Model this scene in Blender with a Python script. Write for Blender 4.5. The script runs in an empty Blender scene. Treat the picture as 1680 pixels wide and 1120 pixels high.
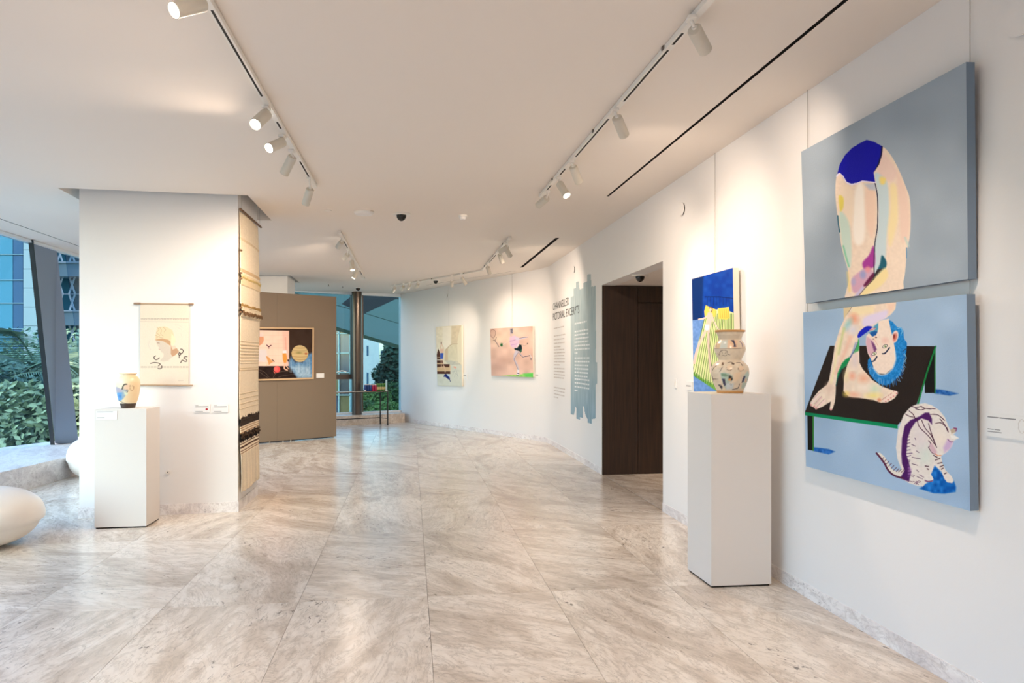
import bpy, math, random
import numpy as np
from mathutils import Vector, Matrix
from mathutils.geometry import tessellate_polygon
C = bpy.context.scene.collection
random.seed(7); rng = np.random.default_rng(7)

# ------------------------------------------------------------------ camera
F, HX, HY, EYE = 1210.0, 840.0, 591.0, 1.45     # focal length and horizon in photo pixels, eye height
cam_d = bpy.data.cameras.new('camera'); cam = bpy.data.objects.new('camera', cam_d); C.objects.link(cam)
cam.location = (0, 0, EYE); cam.rotation_euler = (math.pi/2, 0, 0)
cam_d.sensor_width = 36; cam_d.lens = F*36/1680; cam_d.shift_y = 31/1680
cam_d.clip_end = 500
bpy.context.scene.camera = cam
# ------------------------------------------------------------------ world, exposure
S = bpy.context.scene
S.view_settings.view_transform = 'Standard'; S.view_settings.look = 'None'
S.view_settings.gamma = 1.0; S.view_settings.use_curve_mapping = False
S.view_settings.exposure = 1.80
w = bpy.data.worlds.new('world'); S.world = w; w.use_nodes = True
nt = w.node_tree; bg = nt.nodes['Background']
sky = nt.nodes.new('ShaderNodeTexSky'); sky.sky_type = 'NISHITA'; sky.sun_disc = False
sky.sun_elevation = math.radians(28); sky.sun_rotation = math.radians(200); sky.dust_density = 2.0
nt.links.new(sky.outputs[0], bg.inputs[0]); bg.inputs[1].default_value = 0.28
SPOT_W = 0.60           # common multiplier of the track lights
WARM = (1.0, 0.80, 0.63)

# ------------------------------------------------------------------ measuring helpers
CA, CB, CC = 3.039, 0.023, 0.0032               # the ceiling is a very slightly falling plane
def cz(x, y): return CA + CB*x + CC*y
def ray(px, py): return Vector(((px-HX)/F, 1.0, (HY-py)/F))
def at(px, py, y):
    r = ray(px, py)*y; return Vector((r.x, r.y, r.z+EYE))
def floor_pt(px, py): return at(px, py, EYE*F/(py-HY))
def ceil_pt(px, py, drop=0.0):
    r = ray(px, py); return at(px, py, (CA-drop-EYE)/(r.z - CB*r.x - CC))
def plane_pt(px, py, p0, n):
    r = ray(px, py); o = Vector((0, 0, EYE)); t = (p0-o).dot(n)/r.dot(n); return o + r*t
U = Vector((-0.1364, 0.9906, 0)); V = Vector((0.9906, 0.1364, 0)); Z = Vector((0, 0, 1))
def wall_x(y): return 2.4268-0.1377*y            # right wall
RW0, RWN = Vector((wall_x(0), 0, 0)), -V
def rw(px, py, off=0.0): return plane_pt(px, py, RW0+RWN*off, RWN)
FW0 = Vector((0.597, 13.14, 0)); FWD = Vector((-0.5855, 0.8107, 0)); FWN = Vector((-0.8107, -0.5855, 0))
def fw(px, py, off=0.0): return plane_pt(px, py, FW0+FWN*off, FWN)

# ------------------------------------------------------------------ materials
def lin(c):
    c = [v/255 for v in c[:3]]
    return [v/12.92 if v <= .04045 else ((v+.055)/1.055)**2.4 for v in c]
MATS = {}
def mat(name, col, rough=.5, metal=0, spec=.5, emit=0, bump=0, bscale=60, alpha_coat=0):
    if name in MATS: return MATS[name]
    m = bpy.data.materials.new(name); m.use_nodes = True; n = m.node_tree.nodes; b = n['Principled BSDF']
    b.inputs['Base Color'].default_value = (*lin(col), 1); b.inputs['Roughness'].default_value = rough
    b.inputs['Metallic'].default_value = metal; b.inputs['Specular IOR Level'].default_value = spec
    if alpha_coat: b.inputs['Coat Weight'].default_value = alpha_coat
    if emit:
        b.inputs['Emission Color'].default_value = (*lin(col), 1); b.inputs['Emission Strength'].default_value = emit
    if bump:
        t = n.new('ShaderNodeTexNoise'); t.inputs['Scale'].default_value = bscale; t.inputs['Detail'].default_value = 3
        tc = n.new('ShaderNodeTexCoord'); m.node_tree.links.new(tc.outputs['Object'], t.inputs['Vector'])
        bp = n.new('ShaderNodeBump'); bp.inputs['Strength'].default_value = bump; bp.inputs['Distance'].default_value = .01
        m.node_tree.links.new(t.outputs[0], bp.inputs['Height']); m.node_tree.links.new(bp.outputs[0], b.inputs['Normal'])
    MATS[name] = m; return m
def paint_mat(name, rough=.55, bump=.12, coat=0):
    m = mat(name, (255, 255, 255), rough, bump=bump, bscale=160, alpha_coat=coat)
    n = m.node_tree.nodes; a = n.new('ShaderNodeAttribute'); a.attribute_name = 'paint'
    m.node_tree.links.new(a.outputs['Color'], n['Principled BSDF'].inputs['Base Color']); n['Principled BSDF'].inputs['Specular IOR Level'].default_value = .45 if coat else .1; return m
def marble(name, base, light, dark, rough, scale=1.0, speck=(70, 62, 58), rnd=True):
    m = bpy.data.materials.new(name); m.use_nodes = True; N = m.node_tree.nodes; L = m.node_tree.links; b = N['Principled BSDF']
    tc = N.new('ShaderNodeTexCoord'); vec = tc.outputs['Object']
    if rnd:
        oi = N.new('ShaderNodeObjectInfo'); mu = N.new('ShaderNodeVectorMath'); mu.operation = 'SCALE'
        cb = N.new('ShaderNodeCombineXYZ'); cb.inputs[0].default_value = 37; cb.inputs[1].default_value = 53; cb.inputs[2].default_value = 11
        L.new(cb.outputs[0], mu.inputs[0]); L.new(oi.outputs['Random'], mu.inputs['Scale'])
        ad = N.new('ShaderNodeVectorMath'); ad.operation = 'ADD'; L.new(vec, ad.inputs[0]); L.new(mu.outputs[0], ad.inputs[1]); vec = ad.outputs[0]
    if rnd:     # every slab is cut with the stone turned differently
        vr = N.new('ShaderNodeVectorRotate'); vr.rotation_type = 'Z_AXIS'; an = N.new('ShaderNodeMath'); an.operation = 'MULTIPLY_ADD'
        L.new(oi.outputs['Random'], an.inputs[0]); an.inputs[1].default_value = 1.5; an.inputs[2].default_value = .15; L.new(an.outputs[0], vr.inputs['Angle']); L.new(vec, vr.inputs['Vector']); vec = vr.outputs[0]
    mp = N.new('ShaderNodeMapping'); mp.inputs['Scale'].default_value = (1.0*scale, 2.7*scale, 2*scale)
    L.new(vec, mp.inputs[0])
    def noise(sc, det, ro, dist, v=mp.outputs[0]):
        t = N.new('ShaderNodeTexNoise'); t.inputs['Scale'].default_value = sc; t.inputs['Detail'].default_value = det
        t.inputs['Roughness'].default_value = ro; t.inputs['Distortion'].default_value = dist; L.new(v, t.inputs['Vector']); return t.outputs[0]
    def ramp(src, stops):
        r = N.new('ShaderNodeValToRGB'); L.new(src, r.inputs[0]); e = r.color_ramp.elements
        e[0].position, e[0].color = stops[0][0], (*stops[0][1], 1); e[1].position, e[1].color = stops[-1][0], (*stops[-1][1], 1)
        for p, c in stops[1:-1]:
            k = e.new(p); k.color = (*c, 1)
        return r.outputs[0]
    def mix(f, a, bb, mode='MIX'):
        x = N.new('ShaderNodeMix'); x.data_type = 'RGBA'; x.blend_type = mode
        if hasattr(f, 'is_linked'): L.new(f, x.inputs[0])
        else: x.inputs[0].default_value = f
        for s, v in ((6, a), (7, bb)):
            if hasattr(v, 'is_linked'): L.new(v, x.inputs[s])
            else: x.inputs[s].default_value = (*v, 1)
        return x.outputs[2]
    lb, ll, ld = lin(base), lin(light), lin(dark)
    mid = [(a+c)/2 for a, c in zip(lb, ld)]
    c1 = ramp(noise(1.0, 10, .66, .9), [(.32, ld), (.43, mid), (.49, lb), (.56, ll), (.68, lb)])
    fine = ramp(noise(5.5, 9, .72, 1.2), [(.38, (.74, .715, .69)), (.48, (.97, .965, .96)), (.62, (1.05, 1.05, 1.05))])
    c2 = mix(.75, c1, fine, 'MULTIPLY')
    # thin irregular veins: where a distorted noise crosses its middle value
    ab = N.new('ShaderNodeMath'); ab.operation = 'SUBTRACT'; L.new(noise(2.2, 7, .65, 2.2), ab.inputs[0]); ab.inputs[1].default_value = .5
    ab2 = N.new('ShaderNodeMath'); ab2.operation = 'ABSOLUTE'; L.new(ab.outputs[0], ab2.inputs[0])
    vein = ramp(ab2.outputs[0], [(0.0, (.62, .62, .62)), (.012, (.25, .25, .25)), (.03, (0, 0, 0))])
    c3 = mix(vein, c2, [v*.75 for v in ld])
    sp = ramp(noise(16, 4, .6, .6), [(.60, (0, 0, 0)), (.67, (.75, .75, .75))])
    zone = ramp(noise(1.7, 3, .5, .3), [(.53, (0, 0, 0)), (.62, (1, 1, 1))])
    f = N.new('ShaderNodeMath'); f.operation = 'MULTIPLY'; L.new(sp, f.inputs[0]); L.new(zone, f.inputs[1])
    c4 = mix(f.outputs[0], c3, lin(speck))
    L.new(c4, b.inputs['Base Color']); b.inputs['Roughness'].default_value = rough
    b.inputs['Specular IOR Level'].default_value = .6
    MATS[name] = m; return m
def wood(name, a, c, rough=.45):
    m = bpy.data.materials.new(name); m.use_nodes = True; N = m.node_tree.nodes; L = m.node_tree.links; b = N['Principled BSDF']
    tc = N.new('ShaderNodeTexCoord'); mp = N.new('ShaderNodeMapping'); mp.inputs['Scale'].default_value = (34, 34, 1.2); L.new(tc.outputs['Object'], mp.inputs[0])
    t = N.new('ShaderNodeTexNoise'); t.inputs['Scale'].default_value = 2; t.inputs['Detail'].default_value = 6; L.new(mp.outputs[0], t.inputs['Vector'])
    r = N.new('ShaderNodeValToRGB'); L.new(t.outputs[0], r.inputs[0])
    r.color_ramp.elements[0].position = .3; r.color_ramp.elements[0].color = (*lin(a), 1)
    r.color_ramp.elements[1].position = .7; r.color_ramp.elements[1].color = (*lin(c), 1)
    L.new(r.outputs[0], b.inputs['Base Color']); b.inputs['Roughness'].default_value = rough; MATS[name] = m; return m
def glass_mat(name, tint, refl=1.0):
    m = bpy.data.materials.new(name); m.use_nodes = True; N = m.node_tree.nodes; L = m.node_tree.links
    N.remove(N['Principled BSDF']); out = N['Material Output']
    t = N.new('ShaderNodeBsdfTransparent'); t.inputs[0].default_value = (*tint, 1)
    g = N.new('ShaderNodeBsdfGlossy'); g.inputs['Roughness'].default_value = .01; g.inputs[0].default_value = (.9, 1, 1, 1)
    fr = N.new('ShaderNodeFresnel'); fr.inputs[0].default_value = 1.45
    mu = N.new('ShaderNodeMath'); mu.operation = 'MULTIPLY'; mu.inputs[1].default_value = refl; L.new(fr.outputs[0], mu.inputs[0])
    ge = N.new('ShaderNodeNewGeometry'); iv = N.new('ShaderNodeMath'); iv.operation = 'SUBTRACT'; iv.inputs[0].default_value = 1; L.new(ge.outputs['Backfacing'], iv.inputs[1])
    m2 = N.new('ShaderNodeMath'); m2.operation = 'MULTIPLY'; L.new(mu.outputs[0], m2.inputs[0]); L.new(iv.outputs[0], m2.inputs[1]); mu = m2
    mx = N.new('ShaderNodeMixShader'); L.new(mu.outputs[0], mx.inputs[0]); L.new(t.outputs[0], mx.inputs[1]); L.new(g.outputs[0], mx.inputs[2])
    L.new(mx.outputs[0], out.inputs[0]); MATS[name] = m; return m

M_WALL = mat('white_wall_paint', (240, 237, 235), .6, spec=.3, bump=.03, bscale=90)
M_CEIL = mat('white_ceiling_paint', (240, 230, 220), .7, spec=.2)
M_TILE = marble('beige_marble', (226, 214, 201), (240, 231, 220), (198, 184, 169), .24)
M_BASE = marble('pale_marble', (244, 238, 236), (250, 246, 244), (222, 214, 214), .3, 1.6, (130, 120, 124))
M_SILL = marble('sill_marble', (214, 200, 186), (228, 216, 204), (196, 178, 160), .35, 1.6, (140, 120, 104))
M_JOINT = mat('grey_grout', (150, 140, 130), .8)
M_PED = mat('pedestal_lacquer', (226, 219, 213), .42, spec=.4)
M_BLACK = mat('black_metal', (26, 24, 24), .45)
M_DARK = mat('dark_gap', (28, 22, 18), .8)
M_WHITE = mat('white_metal', (240, 234, 226), .4)
M_HOUSE = mat('lamp_housing', (214, 206, 192), .45)
M_LENS = mat('lit_lens', (255, 244, 226), .3, emit=9)
M_LENS0 = mat('dim_lens', (120, 112, 100), .2)
M_WOOD = wood('dark_walnut', (38, 24, 17), (62, 40, 27), .5)
M_GREY = mat('taupe_panel_paint', (126, 109, 91), .6, bump=.02)
M_CARD = mat('white_card', (238, 236, 234), .5)
M_INK = mat('grey_print', (150, 146, 146), .7)
M_WIRE = mat('steel_wire', (150, 142, 134), .4, .6)
M_FRAME = mat('blue_grey_aluminium', (132, 150, 172), .4, .3)
M_BROWN = mat('bronze_aluminium', (92, 80, 72), .4, .3)
M_SILLW = mat('white_aluminium', (226, 232, 236), .4)
M_GLASS = glass_mat('blue_tinted_glass', (.64, .77, .86), .6)
M_GLASS2 = glass_mat('green_tinted_glass', (.54, .68, .71), .5)
M_POUF = mat('white_fibreglass', (238, 230, 222), .35)

# ------------------------------------------------------------------ object helpers
ORG = {}
def thing(name, label, cat, loc, group=None):
    o = bpy.data.objects.new(name, None); C.objects.link(o); o.location = loc; o.empty_display_size = .1
    o['label'] = label; o['category'] = cat
    if group: o['group'] = group
    ORG[o.name] = Vector(loc); return o
class MB:
    def __init__(s): s.v = []; s.f = []
    def add(s, vs, fs):
        k = len(s.v); s.v += [Vector(v) for v in vs]; s.f += [tuple(i+k for i in f) for f in fs]; return s
    def box(s, o, a, b, c):           # corner + three edge vectors
        o, a, b, c = map(Vector, (o, a, b, c))
        vs = [o, o+a, o+a+b, o+b, o+c, o+a+c, o+a+b+c, o+b+c]
        fs = [(0, 3, 2, 1), (4, 5, 6, 7), (0, 1, 5, 4), (1, 2, 6, 5), (2, 3, 7, 6), (3, 0, 4, 7)]
        if a.cross(b).dot(c) < 0: fs = [f[::-1] for f in fs]
        return s.add(vs, fs)
    def prism(s, pts, d):             # extrude a polygon by vector d
        pts = [Vector(p) for p in pts]; d = Vector(d); n = len(pts)
        nn = Vector((0, 0, 0))
        for i in range(n): nn += pts[i].cross(pts[(i+1) % n])
        tri = tessellate_polygon([pts])
        vs = pts+[p+d for p in pts]; fs = []
        for t in tri:
            a, b, c = t; cr = (pts[b]-pts[a]).cross(pts[c]-pts[a])
            if cr.dot(d) > 0: t = (c, b, a)
            fs.append(tuple(t)); fs.append(tuple(i+n for i in t[::-1]))
        for i in range(n):
            j = (i+1) % n; q = (i, j, j+n, i+n)
            fs.append(q if nn.dot(d) > 0 else q[::-1])
        return s.add(vs, fs)
    def cyl(s, p0, p1, r0, r1=None, n=16, cap=True):
        p0, p1 = Vector(p0), Vector(p1); r1 = r0 if r1 is None else r1; d = (p1-p0).normalized()
        a = d.orthogonal().normalized(); b = d.cross(a); vs = []
        for p, r in ((p0, r0), (p1, r1)):
            for i in range(n):
                t = 2*math.pi*i/n; vs.append(p+a*math.cos(t)*r+b*math.sin(t)*r)
        fs = [(i, (i+1) % n, n+(i+1) % n, n+i) for i in range(n)]
        if cap: fs += [tuple(range(n))[::-1], tuple(range(n, 2*n))]
        return s.add(vs, fs)
    def tube(s, pts, r, n=6):
        for a, b in zip(pts[:-1], pts[1:]): s.cyl(a, b, r, n=n)
        return s
    def lathe(s, prof, c=(0, 0, 0), n=40):
        c = Vector(c); vs = []
        for r, z in prof:
            for i in range(n):
                t = 2*math.pi*i/n; vs.append(c+Vector((r*math.cos(t), r*math.sin(t), z)))
        fs = []
        for k in range(len(prof)-1):
            for i in range(n):
                j = (i+1) % n; fs.append((k*n+i, k*n+j, (k+1)*n+j, (k+1)*n+i))
        fs.append(tuple(range(n))[::-1]); m = (len(prof)-1)*n; fs.append(tuple(range(m, m+n)))
        return s.add(vs, fs)
    def build(s, name, m, parent=None, smooth=False, bevel=0, loc=None, **props):
        if parent is not None: org = ORG[parent.name]
        else:
            org = Vector(loc) if loc is not None else Vector((0, 0, 0))
        me = bpy.data.meshes.new(name); me.from_pydata([tuple(v-org) for v in s.v], [], s.f); me.update()
        o = bpy.data.objects.new(name, me); C.objects.link(o); me.materials.append(m)
        if parent is not None: o.parent = parent
        else: o.location = org
        ORG[o.name] = org
        if smooth: me.polygons.foreach_set('use_smooth', [True]*len(me.polygons)); 
        if smooth == 'auto':
            me.polygons.foreach_set('use_smooth', [True]*len(me.polygons))
            try: me.set_sharp_from_angle(angle=math.radians(35))
            except Exception: pass
        if bevel:
            b = o.modifiers.new('bevel', 'BEVEL'); b.width = bevel; b.segments = 2; b.limit_method = 'ANGLE'
        for k, v in props.items(): o[k] = v
        return o
def struct(mb, name, m, **k): return mb.build(name, m, kind='structure', **k)
def sphere_prof(r, z0, n=14, sq=1.0):
    return [(max(1e-4, r*math.cos(a)), z0+r*sq*math.sin(a)) for a in [(-math.pi/2+math.pi*i/n) for i in range(n+1)]]

# ================================================================== THE SETTING
H0 = -0.03
# ---- floor: base slab and one object per marble tile
room = [Vector(p) for p in ((wall_x(-4.2)+.02, -4.2, 0), (.605, 13.22, 0), (-2.45, 17.26, 0), (-6.0, 15.0, 0), (-5.7, -4.2, 0))]
fl = MB().prism([p+Vector((0, 0, -.25)) for p in [(r) for r in [Vector((3.2, -4.4, 0)), Vector((1.6, 7.0, 0)), Vector((5.0, 7.4, 0)), Vector((4.6, 10.2, 0)), Vector((1.2, 9.6, 0)), Vector((.75, 13.4, 0)), Vector((-2.5, 18.2, 0)), Vector((-6.9, 15.4, 0)), Vector((-7.6, -4.4, 0))]]], (0, 0, .236))
floor = struct(fl, 'floor', M_JOINT)
def clip(poly, a, b):
    out = []; e = b-a; n = Vector((-e.y, e.x, 0))
    for i in range(len(poly)):
        p, q = poly[i], poly[(i+1) % len(poly)]; dp, dq = (p-a).dot(n), (q-a).dot(n)
        if dp >= 0: out.append(p)
        if dp*dq < 0: out.append(p+(q-p)*(dp/(dp-dq)))
    return out
V0, U0, TW, TL, GAP = 0.1045, 4.56, 0.77, 1.72, .0010
area_c = room[0]
for i in range(-9, 5):
    for j in range(-6, 9):
        v0, v1 = V0+i*TW+GAP, V0+(i+1)*TW-GAP; u0, u1 = U0+j*TL+GAP, U0+(j+1)*TL-GAP
        q = [V*v0+U*u0, V*v1+U*u0, V*v1+U*u1, V*v0+U*u1]
        for k in range(len(room)):
            if len(q) < 3: break
            q = clip(q, room[k], room[(k+1) % len(room)])
        if len(q) < 3: continue
        if abs(sum(a.x*b.y-a.y*b.x for a, b in zip(q, q[1:]+q[:1]))) < .02: continue
        c = sum(q, Vector((0, 0, 0)))/len(q)
        mb = MB().prism([p-c+Vector((0, 0, -.014)) for p in q], (0, 0, .014))
        # each slab carries its own cut of the stone: turned about its centre
        o = mb.build('tile', M_TILE, floor); o.location = c
cor = [V*wall_x(8)+U*0]   # corridor floor slabs beyond the opening
cp = Vector((wall_x(9.357), 9.357, 0)); cn = Vector((wall_x(7.09), 7.09, 0))
for k in range(4):
    a = cn+V*(k*.8+.022); b = cp+V*(k*.8+.022)
    o = MB().prism([p+Vector((0, 0, -.014)) for p in (a, a+V*.795, b+V*.795, b)], (0, 0, .014)).build('tile', M_TILE, floor)

# ---- ceiling with recesses
def wallz(p): return Vector((p.x, p.y, cz(p.x, p.y)))
c_outer = [Vector((3.1, -4.3, 0)), Vector((.85, 13.35, 0)), Vector((-2.45, 17.85, 0)), Vector((-6.85, 15.15, 0)), Vector((-6.02, 9.9, 0)), Vector((-5.90, 8.3, 0)), Vector((-4.5, -4.3, 0))]
hole = [Vector((-4.0, 6.49, 0)), Vector((-2.49, 6.95, 0)), Vector((-2.67, 8.19, 0)), Vector((-4.26, 7.9, 0))]
hole2 = [Vector((-5.6, 13.05, 0)), Vector((-4.02, 13.38, 0)), Vector((-4.20, 14.6, 0)), Vector((-5.75, 14.3, 0))]
def slot_poly(a, b, w):
    d = (b-a); d.z = 0; d.normalize(); n = Vector((-d.y, d.x, 0))*w/2
    return [Vector((p.x, p.y, 0)) for p in (a-n, b-n, b+n, a+n)]
s1 = slot_poly(ceil_pt(1560, -142), ceil_pt(997, 322), .024)
s2 = slot_poly(ceil_pt(914.5, 390), ceil_pt(855.5, 438.5), .05)
s3 = slot_poly(ceil_pt(846, 444), ceil_pt(700, 467.5), .012)
s4 = slot_poly(ceil_pt(-250, 272), ceil_pt(180, 421.3), .014)
rings = [c_outer, hole, hole2, s1, s2, s3, s4]
allp = [p for r in rings for p in r]
tri = tessellate_polygon([[Vector(p) for p in r] for r in rings])
mb = MB(); mb.v = [wallz(p) for p in allp]
def up(t):
    a, b, c = [allp[i] for i in t]; return t if (b-a).cross(c-a).z < 0 else t[::-1]
mb.f = [up(tuple(t)) for t in tri]
ceiling = struct(mb, 'ceiling', M_CEIL)
def recess(ring, h, name, m, parent):
    mb = MB(); n = len(ring); lo = [wallz(p) for p in ring]; hi = [p+Z*h for p in lo]
    mb.add(lo+hi, [(i, (i+1) % n, n+(i+1) % n, n+i) for i in range(n)]+[tuple(range(n, 2*n))[::-1]])
    return mb.build(name, m, parent)
recess(hole, .45, 'recess', M_CEIL, ceiling); recess(hole2, .45, 'recess', M_CEIL, ceiling)
for r in (s1, s2, s3, s4): recess(r, .07, 'slot', M_DARK, ceiling)

# ---- right wall with the opening, curved corner, far wall
T = .18
def wall_run(mb, a, b, z0, z1, n, t=T):
    a, b = Vector(a), Vector(b); n = Vector(n)
    mb.box(Vector((a.x, a.y, z0)), (b-a), n*t, (0, 0, z1-z0))
mb = MB()
A0 = Vector((wall_x(-4.2), -4.2, 0)); A1 = Vector((wall_x(7.09), 7.09, 0)); A2 = Vector((wall_x(9.357), 9.357, 0)); A3 = Vector((wall_x(12.75), 12.75, 0))
wall_run(mb, A0, A1, -.2, 3.4, V); wall_run(mb, A2, A3, -.2, 3.4, V); wall_run(mb, A1, A2, 2.405, 3.4, V)
struct(mb, 'wall_right', M_WALL)
# rounded corner + far wall
FE = Vector((-2.72, 17.735, 0))
cpts = [A3]
P0, P1, P2 = A3, Vector((.617, 13.14, 0)), FW0+FWD*.5
for k in range(1, 9):
    t = k/8; cpts.append(P0*(1-t)**2+P1*2*t*(1-t)+P2*t*t)
cpts.append(FE)
mb = MB()
outer = [p+V*T for p in cpts[:1]]+[p+Vector((.13, .13, 0)) for p in cpts[1:-1]]+[FE-FWN*T]
mb.prism([Vector((p.x, p.y, -.2)) for p in cpts+outer[::-1]], (0, 0, 3.6))
struct(mb, 'wall_back', M_WALL)
# baseboards
mb = MB(); BBH, BT = .085, .006
for a, b in ((A0, A1), (A2, A3)): wall_run(mb, a, b, 0, BBH, -V, BT)
struct(mb, 'baseboard_right', M_BASE)
inn = [p-V*BT for p in cpts[:1]]+[p+Vector((-.005, -.004, 0)) for p in cpts[1:-1]]+[FE+FWN*BT-FWD*.75]
endw = FE-FWD*.75
struct(MB().prism(cpts[:-1]+[endw]+inn[::-1], (0, 0, BBH)), 'baseboard_back', M_BASE)
# corridor beyond the opening: soffit, wood panelling, near side wall, end wall
mb = MB(); e = V*3.3
mb.box(cn+Z*2.4045+V*(T+.001)-U*.15, e, (cp-cn)+U*.4, Z*.2); struct(mb, 'ceiling_corridor', M_CEIL)
wp = cp+V*.004
struct(MB().box(wp+U*.022+V*T, e, U*.1, Z*2.40), 'wall_corridor', M_DARK)
pw = Vector((0, 0, 0))
def wpn(px): return plane_pt(px, 700, wp, U)
x1 = (wpn(1046.5)-wp).dot(V); zt = plane_pt(1060, 496.5, wp, U).z
d1 = MB()
door = struct(MB().box(wp+V*.001-U*.008, V*(x1-.004), U*.026, Z*2.398), 'door_1', M_WOOD)
MB().box(wp+V*(x1+.003)-U*.008, V*.95, U*.026, Z*(zt-.004)).build('panel', M_WOOD, door, label='dark walnut door leaf')
MB().box(wp+V*(x1+.003)+Z*(zt+.003), V*.95, U*.02, Z*(2.398-zt-.003)).build('panel', M_WOOD, door)
MB().box(wp+V*(x1+.96), V*1.3, U*.02, Z*2.398).build('panel', M_WOOD, door)
struct(MB().box(cn+V*(T+.002)-U*.12, e-V*.002, U*.118, Z*2.4), 'wall_corridor_near', M_WALL)
struct(MB().box(cn+V*(T+3.3)-U*.1, V*.1, (cp-cn)+U*.2, Z*2.4), 'wall_corridor_end', M_WALL)
# wall behind the camera
struct(MB().box((-7.6, -4.4, -.2), (10.9, 0, 0), (0, .18, 0), (0, 0, 3.5)), 'wall_front', M_WALL)

# ---- pillars
def pillar(name, pts, ztop, base=True):
    o = struct(MB().prism(pts, (0, 0, ztop)), name, M_WALL)
    if base:
        n = len(pts); b = MB()
        for i in range(n):
            a, c = pts[i], pts[(i+1) % n]; d = (c-a).normalized(); nn = Vector((d.y, -d.x, 0))
            b.box(a-d*.008, (c-a)+d*.016, nn*.008, Z*.1)
        b.build('baseboard', M_BASE, o)
    return o
PL = [Vector((-3.969, 6.765, 0)), Vector((-2.627, 7.065, 0)), Vector((-2.751, 7.96, 0)), Vector((-4.093, 7.66, 0))]
pillar('wall_pillar_front', PL, 3.4)
PL2 = [Vector((-5.55, 13.22, 0)), Vector((-4.12, 13.53, 0)), Vector((-4.24, 14.4, 0)), Vector((-5.67, 14.1, 0))]
pillar('wall_pillar_back', PL2, 3.44)

# ---- window plinths
PLA = Vector((-2.50, 17.22, 0)); PD = Vector((-.842, -.539, 0)); PN = Vector((-.539, .842, 0))
plinth = MB().prism([PLA, PLA+PD*4.15, PLA+PD*4.35+PN*.75, FE+Vector((-.02, .12, 0))], (0, 0, .215))
struct(plinth, 'trim_back_plinth', M_SILL)
bench_front = [Vector((-5.36, -4.2, 0)), Vector((-5.44, 8.0, 0)), Vector((-5.50, 9.3, 0)), Vector((-5.62, 10.6, 0)), Vector((-6.05, 14.7, 0))]
bench_back = [Vector((-6.9, 15.2, 0)), Vector((-6.75, 10.9, 0)), Vector((-7.0, 10.0, 0)), Vector((-7.5, 8.5, 0)), Vector((-7.6, -4.2, 0))]
struct(MB().prism([p for p in bench_front+bench_back], (0, 0, .26)), 'trim_marble_bench', M_BASE)

# ---- back window
GW = PLA+PN*.45
def bw(px, py, off=0.0): return plane_pt(px, py, GW+PN*off, PN)
def bwz(px, z, off=0.0):
    p = bw(px, 600, off); return Vector((p.x, p.y, z))
ztop = 3.03
win = struct(MB().box(bwz(480, .215, -.03), bwz(657.5, .215, -.03)-bwz(480, .215, -.03), PN*.06, Z*.045), 'window_1', M_SILLW)
def vbar(px0, px1, z0, z1, m, off=-.04, dep=.08, name='frame'):
    a, b = bwz(px0, 0, off), bwz(px1, 0, off)
    return MB().box(a+Z*z0, b-a, PN*dep, Z*(z1-z0)).build(name, m, win)
def zpx(px, py): return bw(px, py).z
vbar(480, 657.5, ztop-.07, ztop, M_SILLW)
vbar(576.5, 583, zpx(580, 621), ztop-.07, M_BROWN, dep=.09)
vbar(582, 592, .26, zpx(588, 621), M_FRAME)
vbar(592, 596, .26, ztop-.07, M_BROWN)
vbar(540, 591.8, zpx(570, 621.8), zpx(570, 613.5), M_BROWN, -.06, .1, 'rail')
vbar(578.8, 581.6, .26, zpx(580, 621.9), M_BLACK, -.03, .05)
for a, b in ((480, 582), (592, 657.5)):
    p, q = bwz(a, .24, .0), bwz(b, .24, .0)
    MB().box(p, q-p, PN*.008, Z*(ztop-.26)).build('pane', M_GLASS2, win)
# window handle
hp = bw(553.5, 610, -.09)
MB().tube([hp, hp+V*.10+Z*.03, hp+V*.2], .012).build('handle', M_WHITE, win)
# round steel column just inside the glass
col_c = bwz(585.5, 0, -.26)
M_STEEL = mat('brushed_bronze_steel', (96, 86, 78), .3, .8)
cy = MB().cyl((col_c.x, col_c.y, .215), (col_c.x, col_c.y, cz(col_c.x, col_c.y)), .112, n=40)
cco = cy.build('column', M_STEEL, smooth='auto', loc=(col_c.x, col_c.y, .215), label='round dark bronze column standing at the back window between the panes', category='column')

# ---- left window wall (glass leans in towards the top)
TOPL = lambda y: Vector((-5.86-.1183*(y-8.44), y, 0))
def tp(y): p = TOPL(y); return Vector((p.x, p.y, cz(p.x, p.y)-.004))
bt = {'n': Vector((-7.0, -4.1, .26)), 'm': Vector((-7.25, 8.6, .26)), 'a': at(0, 737, 1.19*F/146), 'b': at(87, 729, 1.19*F/138), 'c': at(126, 727, 1.19*F/136), 'd': Vector((-6.62, 15.05, .26))}
def quad_slab(name, p, m, parent, t=.01):
    n = (p[1]-p[0]).cross(p[3]-p[0]).normalized()
    return MB().add([*p, *[q-n*t for q in p]], [(0, 1, 2, 3), (7, 6, 5, 4), (0, 4, 5, 1), (1, 5, 6, 2), (2, 6, 7, 3), (3, 7, 4, 0)]).build(name, m, parent)
def bar(name, p, q, w0, dep, m, parent):   # leaning bar: from p (bottom) to q (top), width vector, depth vector
    w0, dep = Vector(w0), Vector(dep); return MB().add([p, p+w0, p+w0+dep, p+dep, q, q+w0, q+w0+dep, q+dep], [(3, 2, 1, 0), (4, 5, 6, 7), (0, 1, 5, 4), (1, 2, 6, 5), (2, 3, 7, 6), (3, 0, 4, 7)]).build(name, m, parent)
tA, tB = ceil_pt(46, 393.5), ceil_pt(93, 406.5)
yA, yB = tA.y, tB.y
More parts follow.
